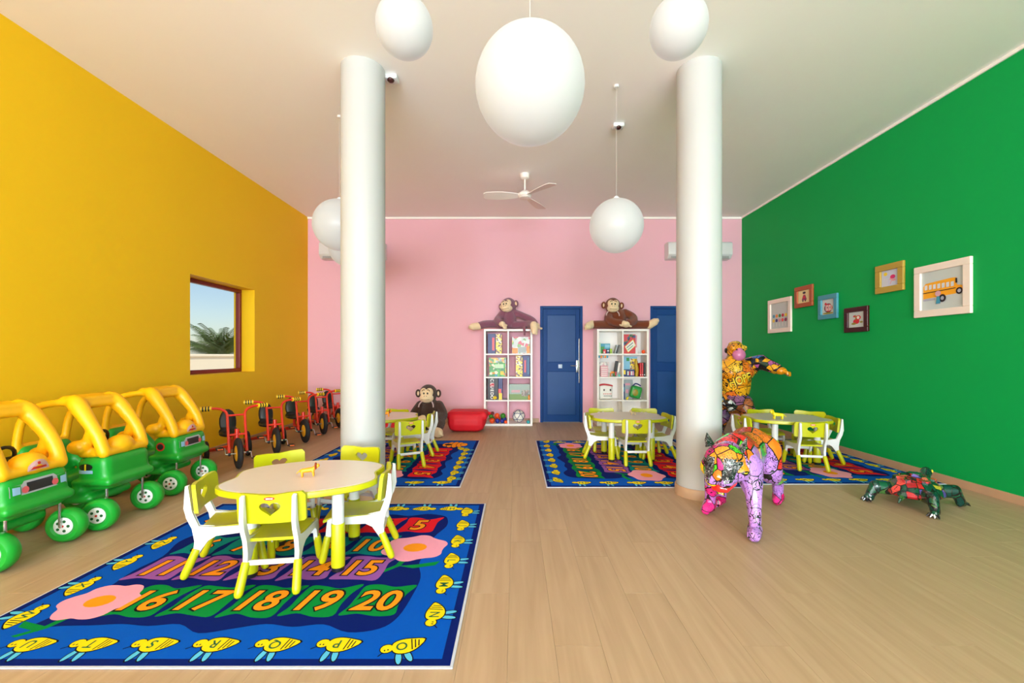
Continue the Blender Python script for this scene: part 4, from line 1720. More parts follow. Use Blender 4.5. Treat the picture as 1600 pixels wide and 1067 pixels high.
BO = mat('orange_ball', (246, 86, 30), 0.35)
BG = mat('green_ball', (60, 140, 40), 0.35)
BB = mat('blue_ball', (36, 50, 150), 0.35)
BT = mat('teal_ball', (30, 170, 186), 0.35)
zb = tops[0]
bo2 = 0.048
ball('orange ball at the front left of the bottom left bay', sx1(768.5), 7.47, zb, 0.046, BO)
ball('blue ball in the middle of the bottom left bay', sx1(777), 7.485, zb, 0.040, BB)
ball('second blue ball in the bottom left bay, beside the small orange one', sx1(784.3), 7.485, zb, 0.036, BB)
ball('small orange ball at the right front of the bottom left bay', sx1(790), 7.445, zb, 0.028, BO)
for k, px in enumerate((767.5, 777, 786.5)):
    ball(['green', 'orange', 'blue'][k] + ' ball at the very back of the bottom left bay', sx1(px), 7.63, zb, 0.050, [BG, BO, BB][k])
ball('orange ball resting on the blue ones in the bottom left bay', sx1(776), 7.548, zb + 0.075, 0.046, BO)
ball('green ball resting on the heap at the right of the bottom left bay', sx1(785.5), 7.555, zb + 0.072, 0.046, BG)
ball('green ball resting on the heap at the left of the bottom left bay', sx1(766.5), 7.555, zb + 0.072, 0.040, BG)
ball('teal ball at the bottom right of the open shelf', sx1(825.3), 7.43, zb, 0.030, BT)
# football in a net
t = thing('football', 'white and navy football in the bottom right bay', 'ball', (sx1(810.5), 7.54, zb + 0.012))
mb = MB()
R0 = 0.105
bm = bmesh.new()
bmesh.ops.create_icosphere(bm, subdivisions=1, radius=R0)
ico = [v.co.copy() for v in bm.verts]
bm.free()
mb.ell((0, 0, R0), (R0,) * 3, 32, 20)
fb = mb.build('ball_skin', IWHT, t, smooth=180)
mb = MB()
bm = bmesh.new()
bmesh.ops.create_icosphere(bm, subdivisions=1, radius=R0)
for e in bm.edges:
    a, b = e.verts[0].co, e.verts[1].co
    mb.tube([(a.lerp(b, k / 4).normalized() * R0 + Vector((0, 0, R0))) for k in range(5)], 0.0055, 5)
bm.free()
mb.build('ball_seam', NAVY, t)
mb = MB()
rnd = random.Random(2)
for k in range(7):
    a = -0.9 + 0.3 * k
    mb.tube([(R0 * 1.03 * math.sin(a) * math.cos(q_) * 1.1, R0 * 1.05 * math.sin(q_) * 0.9 - 0.0, R0 + R0 * 1.04 * math.cos(a) * math.cos(q_)) for q_ in [-1.3 + 0.26 * j for j in range(11)]], 0.0015, 4)
mb.tube(smooth_path([(0.07, -0.06, 0.19), (0.11, -0.08, 0.12), (0.13, -0.09, 0.03), (0.135, -0.10, 0.005)]), 0.002, 5)
mb.build('net', IBLK, t)

# things on the second bookshelf
sx2 = lambda px: (px - 806) * 7.43 / 670
game_box('thin green book at the left of the top left bay, right bookshelf', sx2(936), sx2(939), zc(1), zc(1) + 0.19, YS, 0.15, ink('pale_green', (190, 220, 180)), name='book', cat='book')
game_box('blue and teal picture book in the top left bay, right bookshelf', sx2(940), sx2(955), zc(1), zc(1) + 0.175, YS + 0.06, 0.03, ITEAL, [(0.0, 0.4, 0.0, 0.7, IGRN), (0.45, 0.95, 0.6, 0.9, ink('sky', (130, 190, 220)))], name='book', cat='book')
game_box('small red box standing before the blue book', sx2(943), sx2(947.5), zc(1), zc(1) + 0.075, YS, 0.05, IRED, [(0.1, 0.5, 0.1, 0.5, IWHT)], name='small_box')
game_box('small dark box standing before the blue book', sx2(948.5), sx2(952.5), zc(1), zc(1) + 0.075, YS, 0.05, NAVY, [(0.1, 0.9, 0.5, 0.8, IWHT)], name='small_box')
game_box('small lime box standing before the blue book', sx2(953.5), sx2(957), zc(1), zc(1) + 0.085, YS, 0.05, ink('lime', (170, 200, 40)), [(0.1, 0.9, 0.2, 0.3, IGRN)], name='small_box')
for k, (p, c) in enumerate(((960.5, IGRY), (964, ink('charcoal', (90, 90, 92))))):
    game_box(['grey book leaning in the top left bay, right bookshelf', 'charcoal book leaning at the divider, top left bay'][k], sx2(p), sx2(p + 2.2), zc(1), zc(1) + 0.15, YS, 0.12, c, name='book', cat='book', tilt=0.28)
gb = game_box('red game box with a slanted white title panel in the top right bay', sx2(974.5), sx2(994), zc(1), zc(1) + 0.335, YS + 0.02, 0.06, IRED,
         [('poly', [(0, 0.55), (0.55, 1.0), (1.0, 1.0), (1.0, 0.82), (0.55, 0.75), (0.2, 0.45), (0, 0.4)], confetti_mat('dark_busy_print', [(40, 60, 120), (60, 120, 60), (30, 30, 40), (200, 50, 50)], 25)),
          ('poly', [(0.14, 0.36), (0.80, 0.74), (1.02, 0.42), (0.40, 0.05)], IYEL), ('poly', [(0.18, 0.355), (0.79, 0.705), (0.98, 0.42), (0.41, 0.085)], IWHT)] +
         [('poly', [(0.28 + 0.085 * k, 0.33 + 0.046 * k), (0.34 + 0.085 * k, 0.362 + 0.046 * k), (0.37 + 0.085 * k, 0.31 + 0.046 * k), (0.31 + 0.085 * k, 0.278 + 0.046 * k)], IBLK) for k in range(6)] +
         [('poly', [(0.36 + 0.085 * k, 0.22 + 0.046 * k), (0.42 + 0.085 * k, 0.252 + 0.046 * k), (0.45 + 0.085 * k, 0.20 + 0.046 * k), (0.39 + 0.085 * k, 0.168 + 0.046 * k)], IGRN) for k in range(5)])
game_box('white game box behind the red one in the top right bay', sx2(977), sx2(1000), zc(1), zc(1) + 0.36, YS + 0.12, 0.06, IWHT, [(0.85, 0.95, 0.3, 0.9, IPNK)])
ball('orange ball at the right of the top right bay, right bookshelf', sx2(1006), 7.46, zc(1), 0.032, BO)
game_box('pink and white set of books in the second row left bay', sx2(939), sx2(950), zc(2), zc(2) + 0.19, YS, 0.05, IPNK, [(0.06, 0.92, 0.1 + 0.18 * k, 0.17 + 0.18 * k, IWHT) for k in range(5)])
game_box('pale printed game box behind the pink books', sx2(937), sx2(954), zc(2), zc(2) + 0.25, YS + 0.10, 0.06, HPRINT)
t = thing('toy_blaster', 'orange and green toy in front of the pale box, second row', 'toy', (sx2(957), YS - 0.015, zc(2)))
mb = MB()
mb.box((0, 0, 0.075), (0.06, 0.04, 0.035), bevel=0.008, mi=0)
mb.box((-0.045, 0, 0.08), (0.05, 0.03, 0.02), bevel=0.006, mi=1)
mb.tube([(0.03, 0, 0.07), (0.03, 0, 0.0)], 0.012, 10, mi=2)
mb.tube([(-0.03, 0, 0.07), (-0.035, 0, 0.0)], 0.010, 10, mi=0)
mb.build('toy_body', [IORG, IWHT, IGRN], t)
for k, (p, c, h) in enumerate(((961, IBLK, 0.27), (964.5, IWHT, 0.24))):
    game_box(['black magazine file leaning in the second row left bay', 'white book leaning beside the divider, second row'][k], sx2(p), sx2(p + 3.0), zc(2), zc(2) + h, YS + 0.04, 0.12, c, [(0.1, 0.9, 0.05, 0.3, IRED if k == 0 else IGRY)], name='book', cat='book', tilt=0.16)
mb = MB()
for k, c in enumerate((0, 1, 2, 1, 0)):
    mb.box((k * 0.035 - 0.07, 0, 0), (0.03, 0.012, 0.04), rot=(0, 0.3 * (k % 2), 0), bevel=0.004, mi=c)
mb.tube([(-0.09, 0, 0.02), (0.09, 0, 0.022)], 0.002, 5, mi=2)
tag(mb.build('toy_garland', [ITEAL, IORG, IGRY], None, loc=(sx2(942), 7.393, zc(1) - 0.055)), 'small coloured garland under the top shelf of the right bookshelf', 'garland')
game_box('light blue game box with yellow print in the second row right bay', sx2(976), sx2(999), zc(2), zc(2) + 0.345, YS + 0.11, 0.06, ink('sky', (130, 190, 220)), [(0.5, 1.0, 0.05, 0.9, YPRINT), (0.25, 0.45, 0.78, 0.95, IGRN)])
game_box('small navy game box in front of the light blue one', sx2(974.5), sx2(992), zc(2), zc(2) + 0.125, YS, 0.06, NAVY, [(0.0, 0.2, 0.3, 0.9, IYEL)] + [(0.36 + 0.15 * k, 0.47 + 0.15 * k, 0.2, 0.75, [IWHT, IRED, IWHT, IPNK][k]) for k in range(4)])
mb = MB()
mb.tube(smooth_path([(0, 0, 0), (0.008, 0, 0.10), (-0.004, 0, 0.20), (0.0, 0, 0.27)]), [0.028] * 6 + [0.034] * 6 + [0.026] * 6 + [0.016], 14)
mb.tube([(0, 0, 0.27), (0, 0, 0.31)], [0.014, 0.008], 12)
tag(mb.build('toy_bottle', ink('mustard', (200, 160, 30)), None, loc=(sx2(996.0), YS + 0.045, zc(2) + 0.004)), 'tall mustard yellow bottle shaped toy in the second row right bay', 'toy')
for k, (p, c) in enumerate(((1000, IRED), (1003, ink('rose', (206, 60, 70))), (1006, IBLK))):
    game_box(['red book in the second row right bay', 'rose red book beside the black one, second row right bay', 'black book at the right end of the second row'][k], sx2(p + 0.4), sx2(p + 2.8), zc(2), zc(2) + 0.235 + 0.005 * k, YS, 0.14, c, [(0.2, 0.8, 0.1, 0.16, IWHT)], name='book', cat='book')
t = thing('face_bag', 'white bag with pink trim and a drawn face in the third row', 'bag', (sx2(948), YS + 0.08, zc(3) + 0.001))
pr = [('b', (0, 0, 0.125), (0.23, 0.10, 0.245), (0, 0, 0), 0.03, 0)]
organic('bag_body', pr, IWHT, t, voxel=0.008, smooth=3)
mb = MB()
mb.tube(smooth_path([(-0.115, -0.03, 0.245), (-0.05, -0.045, 0.262), (0.03, -0.045, 0.255), (0.115, -0.03, 0.235)]), 0.014, 8)
mb.build('trim', ink('rose', (206, 60, 70)), t)
mb = MB()
for s in (-1, 1):
    mb.ell((s * 0.055 + 0.02, -0.052, 0.165), (0.014, 0.004, 0.02), 10, 6, mi=0)
for k in range(5):
    mb.box((-0.04 + 0.03 * k, -0.0535, 0.098), (0.022, 0.004, 0.012), bevel=0.002, mi=1)
    mb.box((-0.03 + 0.03 * k, -0.0535, 0.062), (0.022, 0.004, 0.012), bevel=0.002, mi=0)
mb.build('face_print', [IBLK, IRED], t)
game_box('dark blue book at the left of the third row right bay', sx2(974.5), sx2(978), zc(3), zc(3) + 0.27, YS + 0.05, 0.14, NAVY, [(0.2, 0.8, 0.5, 0.8, ITEAL)], name='book', cat='book')
game_box('grey and pink game box at the back of the third row right bay', sx2(979), sx2(993), zc(3), zc(3) + 0.33, YS + 0.16, 0.05, IGRY, [(0.15, 0.7, 0.72, 0.84, IPNK), (0.2, 0.5, 0.3, 0.5, IPNK)])
t = thing('toy_case', 'green toy case leaning in the third row right bay', 'toy', (sx2(996), YS + 0.09, zc(3)))
organic('case_shell', [('b', (0, 0, 0.125), (0.20, 0.10, 0.215), (0, 0.25, 0), 0.04, 0)], ink('bright_green', (40, 150, 60)), t, voxel=0.008, smooth=3)
mb = MB()
mb.tube(smooth_path([(-0.06, -0.02, 0.23), (0.0, -0.02, 0.275), (0.085, -0.02, 0.235)]), 0.011, 8)
mb.build('handle', NAVY, t)
mb = MB()
mb.ell((-0.02, -0.052, 0.12), (0.05, 0.008, 0.06), 14, 8)
mb.build('badge', ink('olive', (150, 140, 40)), t)
mb = MB()
mb.ell((0, 0, 0.022), (0.022, 0.02, 0.022), 12, 8)
mb.ell((0.012, -0.005, 0.045), (0.013, 0.013, 0.013), 10, 6)
mb.ell((0.027, -0.008, 0.044), (0.008, 0.005, 0.004), 8, 5)
tag(mb.build('toy_duck', YET, None, loc=(sx2(980), YS - 0.02, zc(3))), 'tiny yellow toy duck on the third shelf edge', 'toy')
mb = MB()
for dx, dz in ((0, 0), (0.02, 0.014), (-0.018, 0.01), (0.003, 0.03)):
    mb.ell((dx, 0, 0.022 + dz), (0.02, 0.016, 0.018), 10, 6)
tag(mb.build('toy_figure', IYEL, None, loc=(sx1(773), 7.43, zc(3))), 'small yellow toy figure before the black game box', 'toy')
mb = MB()
mb.box((0, 0, 0.03), (0.03, 0.03, 0.06), bevel=0.006)
mb.lathe([(0.012, 0.06), (0.014, 0.07), (0.006, 0.082)], 12)
tag(mb.build('toy_figure', IORG, None, loc=(sx1(826.5), 7.43, zc(3))), 'small orange toy figure before the horse game box', 'toy')
mb = MB()
mb.box((0, 0, 0.018), (0.035, 0.03, 0.036), bevel=0.006)
mb.lathe([(0.010, 0.036), (0.010, 0.043), (0.004, 0.045)], 12)
tag(mb.build('toy_block', ink('mint', (100, 210, 190)), None, loc=(sx2(967.5), 7.43, zc(2))), 'mint toy block at the divider of the right bookshelf', 'toy')


# ------------------------------------------------------------------ plush monkeys
SKINP = mat('plush_cream', (240, 212, 172), 0.9, 0.05, 30, 0.5, sheen=0.3)
EYEM = mat('plush_eye', (40, 24, 20), 0.25)


def monkey(label, loc, rz, fur, dark, P):
    """P: joints of the pose; front is -y"""
    t = thing('plush_monkey', label, 'plush toy', loc, rz, 'large plush monkeys')
    h = Vector(P['head'])
    r = P['hr']
    ht = P.get('turn', 0.0)
    Rz = Matrix.Rotation(ht, 4, 'Z') @ Matrix.Rotation(P.get('roll', 0.0), 4, 'Y')
    H = lambda p: tuple(h + (Rz @ (Vector(p) * r)))
    pr = [('c', P['hip'], P['chest'], P['r_hip'], P['r_chest'], 0), ('c', P['chest'], h, P['r_chest'] * 0.75, r * 0.7, 0),
          ('e', H((0, 0.05, 0.08)), (r * 0.98, r * 0.92, r * 1.0), 0)]
    for key, rad in (('armL', P['ra']), ('armR', P['ra']), ('legL', P['rl']), ('legR', P['rl'])):
        pts = smooth_path(P[key], 3)
        for k in range(len(pts) - 1):
            pr.append(('c', pts[k], pts[k + 1], rad, rad, 0))
    organic('body', pr, fur, t, voxel=P.get('vox', 0.014), smooth=4)
    # face mask
    fp = [('e', H((0, -0.60, -0.34)), (r * 0.76, r * 0.56, r * 0.52), 0), ('e', H((-0.30, -0.58, 0.26)), (r * 0.42, r * 0.38, r * 0.48), 0), ('e', H((0.30, -0.58, 0.26)), (r * 0.42, r * 0.38, r * 0.48), 0)]
    face = organic('face', fp, SKINP, t, voxel=0.008, smooth=3)
    fbv = bvh_of(face)
    fdir = (Rz @ Vector((0, 1, 0)))

    def on_face(p):
        q = Vector(H(p))
        hit = fbv.ray_cast(q - fdir * 0.6, fdir)
        return hit[0] if hit[0] is not None else q
    for s in (-1, 1):
        mb = MB()
        mb.ell(on_face((s * 0.20, -1, 0.18)), (r * 0.09, r * 0.06, r * 0.11), 12, 8)
        mb.build('eye', EYEM, face)
        mb = MB()
        mb.ell(on_face((s * 0.12, -1, -0.10)), (r * 0.05, r * 0.03, r * 0.035), 10, 6)
        mb.build('nostril', EYEM, face)
        mb = MB()
        a = on_face((s * 0.12, -1, 0.52))
        b = on_face((s * 0.26, -1, 0.56))
        c = on_face((s * 0.42, -1, 0.42))
        mb.tube(smooth_path([a, b, c]), r * 0.045, 6)
        mb.build('eyebrow', dark, face)
        # ears
        mb = MB()
        c = Vector(H((s * 1.12, 0.05, 0.10)))
        ring = [c + (Rz @ Vector((s * r * 0.20 * math.cos(a), 0, r * 0.34 * math.sin(a)))) for a in [2 * PI * k / 16 for k in range(16)]]
        mb.tube(ring, r * 0.11, 8, closed=True)
        e = mb.build('ear', fur, t)
        mb = MB()
        mb.ell(c, (r * 0.20, r * 0.05, r * 0.30), 12, 8)
        mb.build('ear_lining', SKINP, e)
    mb = MB()
    mp = [on_face((x, -1, -0.50 + 0.12 * abs(x) ** 1.5)) for x in (-0.45, -0.3, -0.15, 0, 0.15, 0.3, 0.45)]
    mb.tube(mp, r * 0.025, 6)
    mb.build('mouth', dark, face)
    # hands with five fingers, and feet
    for key in ('armL', 'armR'):
        pts = [Vector(p) for p in P[key]]
        d = (pts[-1] - pts[-2]).normalized()
        side = d.cross(Vector((0, 0, 1)))
        side = side.normalized() if side.length > 0.1 else Vector((1, 0, 0))
        if key == 'armR':
            side = -side
        up = side.cross(d)
        s = P['ra']
        c = pts[-1] + d * s * 0.9
        fp = [('e', c, (s * 0.95, s * 0.95, s * 0.8), 0)]
        for k, (o_, L) in enumerate(((-0.75, 0.85), (-0.28, 1.15), (0.22, 1.2), (0.68, 0.95))):
            b = c + d * s * 0.5 + side * s * o_ * 0.8
            fp.append(('c', b, b + d * s * L * 0.8 - up * s * 0.15, s * 0.27, s * 0.25, 0))
            fp.append(('c', b + d * s * L * 0.8 - up * s * 0.15, b + d * s * L * 1.2 - up * s * 0.45, s * 0.25, s * 0.22, 0))
        b = c - side * s * 0.7 + d * s * 0.1
        fp.append(('c', b, b - side * s * 0.55 + d * s * 0.55, s * 0.28, s * 0.24, 0))
        organic('hand', fp, SKINP, t, voxel=0.009, smooth=2)
    for key in ('legL', 'legR'):
        pts = [Vector(p) for p in P[key]]
        d = (pts[-1] - pts[-2]).normalized()
        f = Vector(P[key + '_foot']).normalized()
        s = P['rl']
        c = pts[-1] + d * s * 0.6
        fp = [('c', c - f * s * 0.35, c + f * s * 1.1, s * 1.0, s * 0.95, 0), ('c', c + f * s * 1.1, c + f * s * 1.75, s * 0.85, s * 0.62, 0)]
        sd = d.cross(f)
        sd = sd.normalized() if sd.length > 0.1 else Vector((1, 0, 0))
        for o_ in (-0.55, 0, 0.55):
            fp.append(('c', c + f * s * 1.6 + sd * s * o_ * 0.9, c + f * s * 2.1 + sd * s * o_, s * 0.3, s * 0.27, 0))
        organic('foot', fp, SKINP, t, voxel=0.010, smooth=2)
    # pale neck strands
    if P.get('collar'):
        for s in (-1, 1):
            mb = MB()
            mb.tube(smooth_path([H((s * 0.55, -0.55, -0.72)), H((s * 0.75, -0.75, -1.0)), H((s * 0.8, -0.85, -1.3))]), r * 0.075, 6)
            mb.build('collar_tuft', mat('plush_grey_pink', (206, 178, 178), 0.9), t)
    return t


FURP = mat('plush_plum', (138, 76, 100), 0.95, 0.12, 40, 0.8, sheen=0.4)
FURB = mat('plush_chestnut', (128, 56, 16), 0.95, 0.15, 40, 0.8, sheen=0.25)
FURD = mat('plush_dark_brown', (70, 38, 26), 0.95, 0.15, 40, 0.8, sheen=0.25)
PD = mat('plush_dark_plum', (70, 36, 52), 0.9)
BD = mat('plush_dark_thread', (110, 60, 24), 0.9)

# plum monkey sprawled on the open backed shelf
monkey('plum purple plush monkey sprawled on the open backed bookshelf', (-0.13, 7.58, 1.672), 0.0, FURP, PD, {
    'hip': (0.03, 0, 0.13), 'chest': (0.02, 0.0, 0.24), 'r_hip': 0.115, 'r_chest': 0.115, 'head': (0.0, -0.03, 0.415), 'hr': 0.136, 'turn': -0.45, 'roll': -0.15,
    'armL': [(-0.10, -0.02, 0.29), (-0.17, -0.05, 0.20), (-0.19, -0.14, 0.15), (-0.14, -0.19, 0.11)],
    'armR': [(0.11, 0.0, 0.30), (0.26, -0.02, 0.235), (0.40, -0.05, 0.17), (0.455, -0.09, 0.105)],
    'legL': [(-0.06, -0.05, 0.075), (-0.25, -0.08, 0.095), (-0.40, -0.12, 0.09), (-0.50, -0.15, 0.06)], 'legL_foot': (-0.9, -0.2, -0.1),
    'legR': [(0.10, -0.07, 0.075), (0.25, -0.10, 0.085), (0.37, -0.17, 0.085), (0.42, -0.275, 0.05)], 'legR_foot': (0.1, -0.4, -0.9),
    'ra': 0.062, 'rl': 0.066, 'vox': 0.012})
mb = MB()
mb.tube(smooth_path([(0.14, 7.36, 1.715), (0.145, 7.352, 1.66), (0.15, 7.355, 1.60), (0.15, 7.36, 1.56)]), [0.035] * 6 + [0.034] * 6 + [0.03] * 6 + [0.02], 12, flat=0.6)
tail = mb.build('tail', FURP)
tail.parent = bpy.data.objects['plush_monkey']
tail.location = (0.13, -7.58, -1.672)

monkey('chestnut brown plush monkey sitting on the backed bookshelf', (1.83, 7.58, 1.672), 0.0, FURB, BD, {
    'hip': (-0.02, 0, 0.14), 'chest': (-0.03, 0.0, 0.24), 'r_hip': 0.13, 'r_chest': 0.14, 'head': (-0.13, -0.05, 0.41), 'hr': 0.138, 'turn': -0.12, 'roll': 0.05, 'collar': True,
    'armL': [(-0.17, -0.02, 0.28), (-0.22, -0.10, 0.19), (-0.15, -0.18, 0.12), (-0.04, -0.21, 0.10)],
    'armR': [(0.10, 0.0, 0.30), (0.22, -0.06, 0.22), (0.20, -0.17, 0.14), (0.10, -0.235, 0.095)],
    'legL': [(-0.10, -0.05, 0.08), (-0.26, -0.08, 0.085), (-0.38, -0.11, 0.085), (-0.48, -0.13, 0.08)], 'legL_foot': (-0.55, -0.45, -0.25),
    'legR': [(0.08, -0.05, 0.08), (0.24, -0.07, 0.085), (0.38, -0.09, 0.085), (0.47, -0.11, 0.085)], 'legR_foot': (0.55, -0.3, 0.35),
    'ra': 0.068, 'rl': 0.07, 'vox': 0.012})

monkey('big dark brown plush monkey sitting on the floor beside the red beanbag', (-1.36, 6.80, 0.0), 0.0, FURD, BD, {
    'hip': (0, 0, 0.15), 'chest': (0, 0.0, 0.36), 'r_hip': 0.15, 'r_chest': 0.15, 'head': (-0.02, -0.05, 0.605), 'hr': 0.145, 'turn': -0.08, 'roll': 0.0, 'collar': True,
    'armL': [(-0.15, -0.02, 0.43), (-0.24, -0.08, 0.28), (-0.20, -0.20, 0.22), (-0.08, -0.27, 0.20)],
    'armR': [(0.14, 0.0, 0.43), (0.22, -0.08, 0.28), (0.14, -0.20, 0.24), (0.01, -0.27, 0.25)],
    'legL': [(-0.10, -0.08, 0.13), (-0.20, -0.22, 0.17), (-0.22, -0.34, 0.10)], 'legL_foot': (-0.15, -0.9, 0.25),
    'legR': [(0.10, -0.08, 0.13), (0.20, -0.20, 0.19), (0.17, -0.34, 0.095)], 'legR_foot': (0.55, -0.8, 0.05),
    'ra': 0.075, 'rl': 0.078, 'vox': 0.014})

# beanbag
BAG = mat('red_beanbag_fabric', (214, 12, 34), 0.6, 0.08, 9, 0.25)
t = thing('beanbag', 'plump red beanbag between the brown monkey and the open bookshelf', 'beanbag', (-0.765, 6.96, 0))
pr = [('b', (-0.02, 0, 0.165), (0.60, 0.52, 0.32), (0, 0, 0), 0.12, 0), ('b', (-0.01, 0.02, 0.255), (0.66, 0.46, 0.15), (0, 0, 0), 0.07, 0), ('c', (0.20, 0.02, 0.27), (0.36, 0.03, 0.275), 0.055, 0.022, 0)]
organic('cushion', pr, BAG, t, voxel=0.014, smooth=6)
mb = MB()
mb.tube(smooth_path([(-0.30, -0.20, 0.315), (-0.1, -0.235, 0.325), (0.12, -0.23, 0.32), (0.28, -0.16, 0.30)]), 0.006, 6)
mb.build('seam', BAG, t)
mb = MB()
mb.box((0.385, 0.03, 0.275), (0.05, 0.05, 0.05), bevel=0.012)
mb.build('pull_tab', mat('dark_red_strap', (110, 14, 26), 0.7), t)
t = thing('floor_cushion', 'red floor cushion glimpsed under the table behind the left column', 'cushion', (-2.0, 6.65, 0))
organic('cushion', [('b', (0, 0, 0.11), (0.55, 0.5, 0.21), (0, 0, 0), 0.09, 0)], BAG, t, voxel=0.014, smooth=6)
mb = MB()
mb.tube([(-0.2, -0.252, 0.11), (0.2, -0.252, 0.11)], 0.005, 6)
mb.build('seam', BAG, t)


# ------------------------------------------------------------------ framed pictures on the green wall
def picture(y0, y1, z0, z1, framem, fwid, matm, label, shapes, prints):
    """y0 far edge, y1 near edge; print space u 0..1 (far to near), v 0..1"""
    t = thing('framed_picture', label, 'picture', (XR, (y0 + y1) / 2, (z0 + z1) / 2))
    w, h = (y0 - y1), (z1 - z0)
    d = 0.03
    # local: u along -y, v along z, out along -x
    M = Matrix(((0, 0, -1, 0), (-1, 0, 0, 0), (0, 1, 0, 0), (0, 0, 0, 1)))
    for (a, b) in (((-w / 2, -h / 2), (w / 2, -h / 2 + fwid)), ((-w / 2, h / 2 - fwid), (w / 2, h / 2)), ((-w / 2, -h / 2 + fwid), (-w / 2 + fwid, h / 2 - fwid)), ((w / 2 - fwid, -h / 2 + fwid), (w / 2, h / 2 - fwid))):
        q = MB()
        q.span((a[0], a[1], 0.001), (b[0], b[1], d), 0.005, M=M)
        q.build('frame_rail', framem, t, smooth=0)
    q = MB()
    q.span((-w / 2 + fwid, -h / 2 + fwid, 0.001), (w / 2 - fwid, h / 2 - fwid, 0.010), M=M)
    q.build('backing_sheet', matm, t, smooth=0)
    iw, ih = w - 2 * fwid, h - 2 * fwid
    q = MB()
    for k, (poly, mi) in enumerate(shapes):
        q.add([(-iw / 2 + u * iw, -ih / 2 + v * ih, 0.0112 + 0.0004 * k) for u, v in poly], [tuple(range(len(poly)))], M, mi)
    q.build('print', prints, t, smooth=0, recalc=False)


PAPER = mat('grey_paper', (196, 206, 206), 0.6, 0.02)
CREAMP = mat('cream_paper', (232, 214, 160), 0.6, 0.02)
FWH = mat('white_frame', (240, 226, 214), 0.45, 0.03)
FBR = mat('chestnut_frame', (170, 82, 34), 0.4, 0.12, 14)
FBL = mat('blue_frame', (70, 150, 170), 0.45, 0.06)
FMA = mat('maroon_frame', (62, 12, 14), 0.35, 0.1)
FGO = mat('gold_frame', (180, 150, 56), 0.4, 0.08)

cols = [ITEAL, IORG, IGRN, IRED, IYEL, IYEL, ink('violet', (60, 40, 120)), IPNK, ink('coral', (235, 80, 80)), ink('plum', (140, 40, 90)), IWHT]
sh = []
for r_ in range(2):
    for k in range(5):
        x, y = 0.16 + 0.17 * k, 0.50 - 0.18 * r_
        sh.append((circ(x, y, 0.065, 0.07, 10), r_ * 5 + k))
        if r_:
            sh.append(([(x - 0.012, 0.08), (x + 0.012, 0.08), (x + 0.012, y - 0.07), (x - 0.012, y - 0.07)], 10))
picture(6.95, 6.37, 1.573, 2.10, FWH, 0.065, PAPER, 'tall white framed picture of two rows of coloured dots on sticks', sh, cols)
sh = [([(0.30, 0.22), (0.72, 0.22), (0.60, 0.62), (0.42, 0.62)], 0), (circ(0.51, 0.74, 0.12, 0.12, 12), 1), (circ(0.51, 0.80, 0.13, 0.09, 12), 2), ([(0.36, 0.10), (0.46, 0.10), (0.46, 0.22), (0.36, 0.22)], 2), ([(0.56, 0.10), (0.66, 0.10), (0.66, 0.22), (0.56, 0.22)], 2),
      ([(0.40, 0.35), (0.62, 0.35), (0.58, 0.55), (0.44, 0.55)], 3)]
picture(6.287, 5.909, 1.905, 2.205, FBR, 0.06, CREAMP, 'small brown framed picture of a doll, highest of the far group', sh, [ink('plum', (140, 40, 90)), ink('skin', (220, 170, 140)), IBLK, IRED])
sh = [(circ(0.50, 0.42, 0.33, 0.30, 18), 0), (circ(0.52, 0.43, 0.29, 0.26, 18), 1)] + [([(0.30 + 0.13 * k, 0.24), (0.37 + 0.13 * k, 0.24), (0.37 + 0.13 * k, 0.62), (0.30 + 0.13 * k, 0.62)], 2) for k in range(4)] + [(circ(0.30, 0.70, 0.09, 0.09, 10), 1), (circ(0.44, 0.45, 0.04, 0.05, 8), 0), (circ(0.66, 0.45, 0.04, 0.05, 8), 0), (circ(0.5, 0.08, 0.45, 0.06, 10), 3)]
picture(5.797, 5.453, 1.696, 2.016, FBL, 0.06, PAPER, 'blue framed picture of a red and white striped bug', sh, [IBLK, IRED, IWHT, ink('olive', (150, 140, 40))])
sh = [(circ(0.48, 0.38, 0.20, 0.17, 14), 0), (circ(0.60, 0.62, 0.17, 0.15, 14), 0), (circ(0.60, 0.62, 0.09, 0.10, 12), 1), (circ(0.38, 0.72, 0.10, 0.07, 10), 0), (circ(0.33, 0.24, 0.16, 0.07, 10), 2), (circ(0.80, 0.32, 0.10, 0.06, 10), 2), ([(0.44, 0.46), (0.50, 0.46), (0.46, 0.80), (0.42, 0.80)], 2)]
picture(5.337, 4.979, 1.499, 1.80, FMA, 0.058, PAPER, 'dark maroon framed picture with a red figure, lowest on the wall', sh, [IRED, IWHT, ink('olive', (150, 140, 40))])
sh = [(circ(0.24, 0.78, 0.11, 0.11, 14), 0), (circ(0.66, 0.55, 0.15, 0.13, 14), 1), (circ(0.72, 0.34, 0.13, 0.06, 10), 2), ([(0.50, 0.12), (0.54, 0.12), (0.66, 0.45), (0.62, 0.46)], 2), (circ(0.54, 0.42, 0.07, 0.05, 8), 2)] + [([(0.12 + 0.06 * k, 0.05), (0.13 + 0.06 * k, 0.05), (0.15 + 0.06 * k, 0.5), (0.14 + 0.06 * k, 0.5)], 3) for k in range(5)]
picture(4.874, 4.522, 1.911, 2.224, FGO, 0.068, mat('lilac_paper', (200, 206, 228), 0.6), 'gold framed picture of a yellow sun and pink flower', sh, [IYEL, ink('magenta', (214, 40, 110)), IPNK, IWHT])
sh = [([(0.04, 0.30), (0.80, 0.34), (0.97, 0.40), (0.98, 0.52), (0.84, 0.56), (0.83, 0.74), (0.72, 0.75), (0.10, 0.70), (0.04, 0.62)], 0), ([(0.04, 0.24), (0.34, 0.24), (0.34, 0.30), (0.04, 0.30)], 5)]
for k in range(7):
    x = 0.08 + 0.105 * k
    sh.append(([(x, 0.53), (x + 0.07, 0.535), (x + 0.07, 0.655), (x, 0.65)], 1))
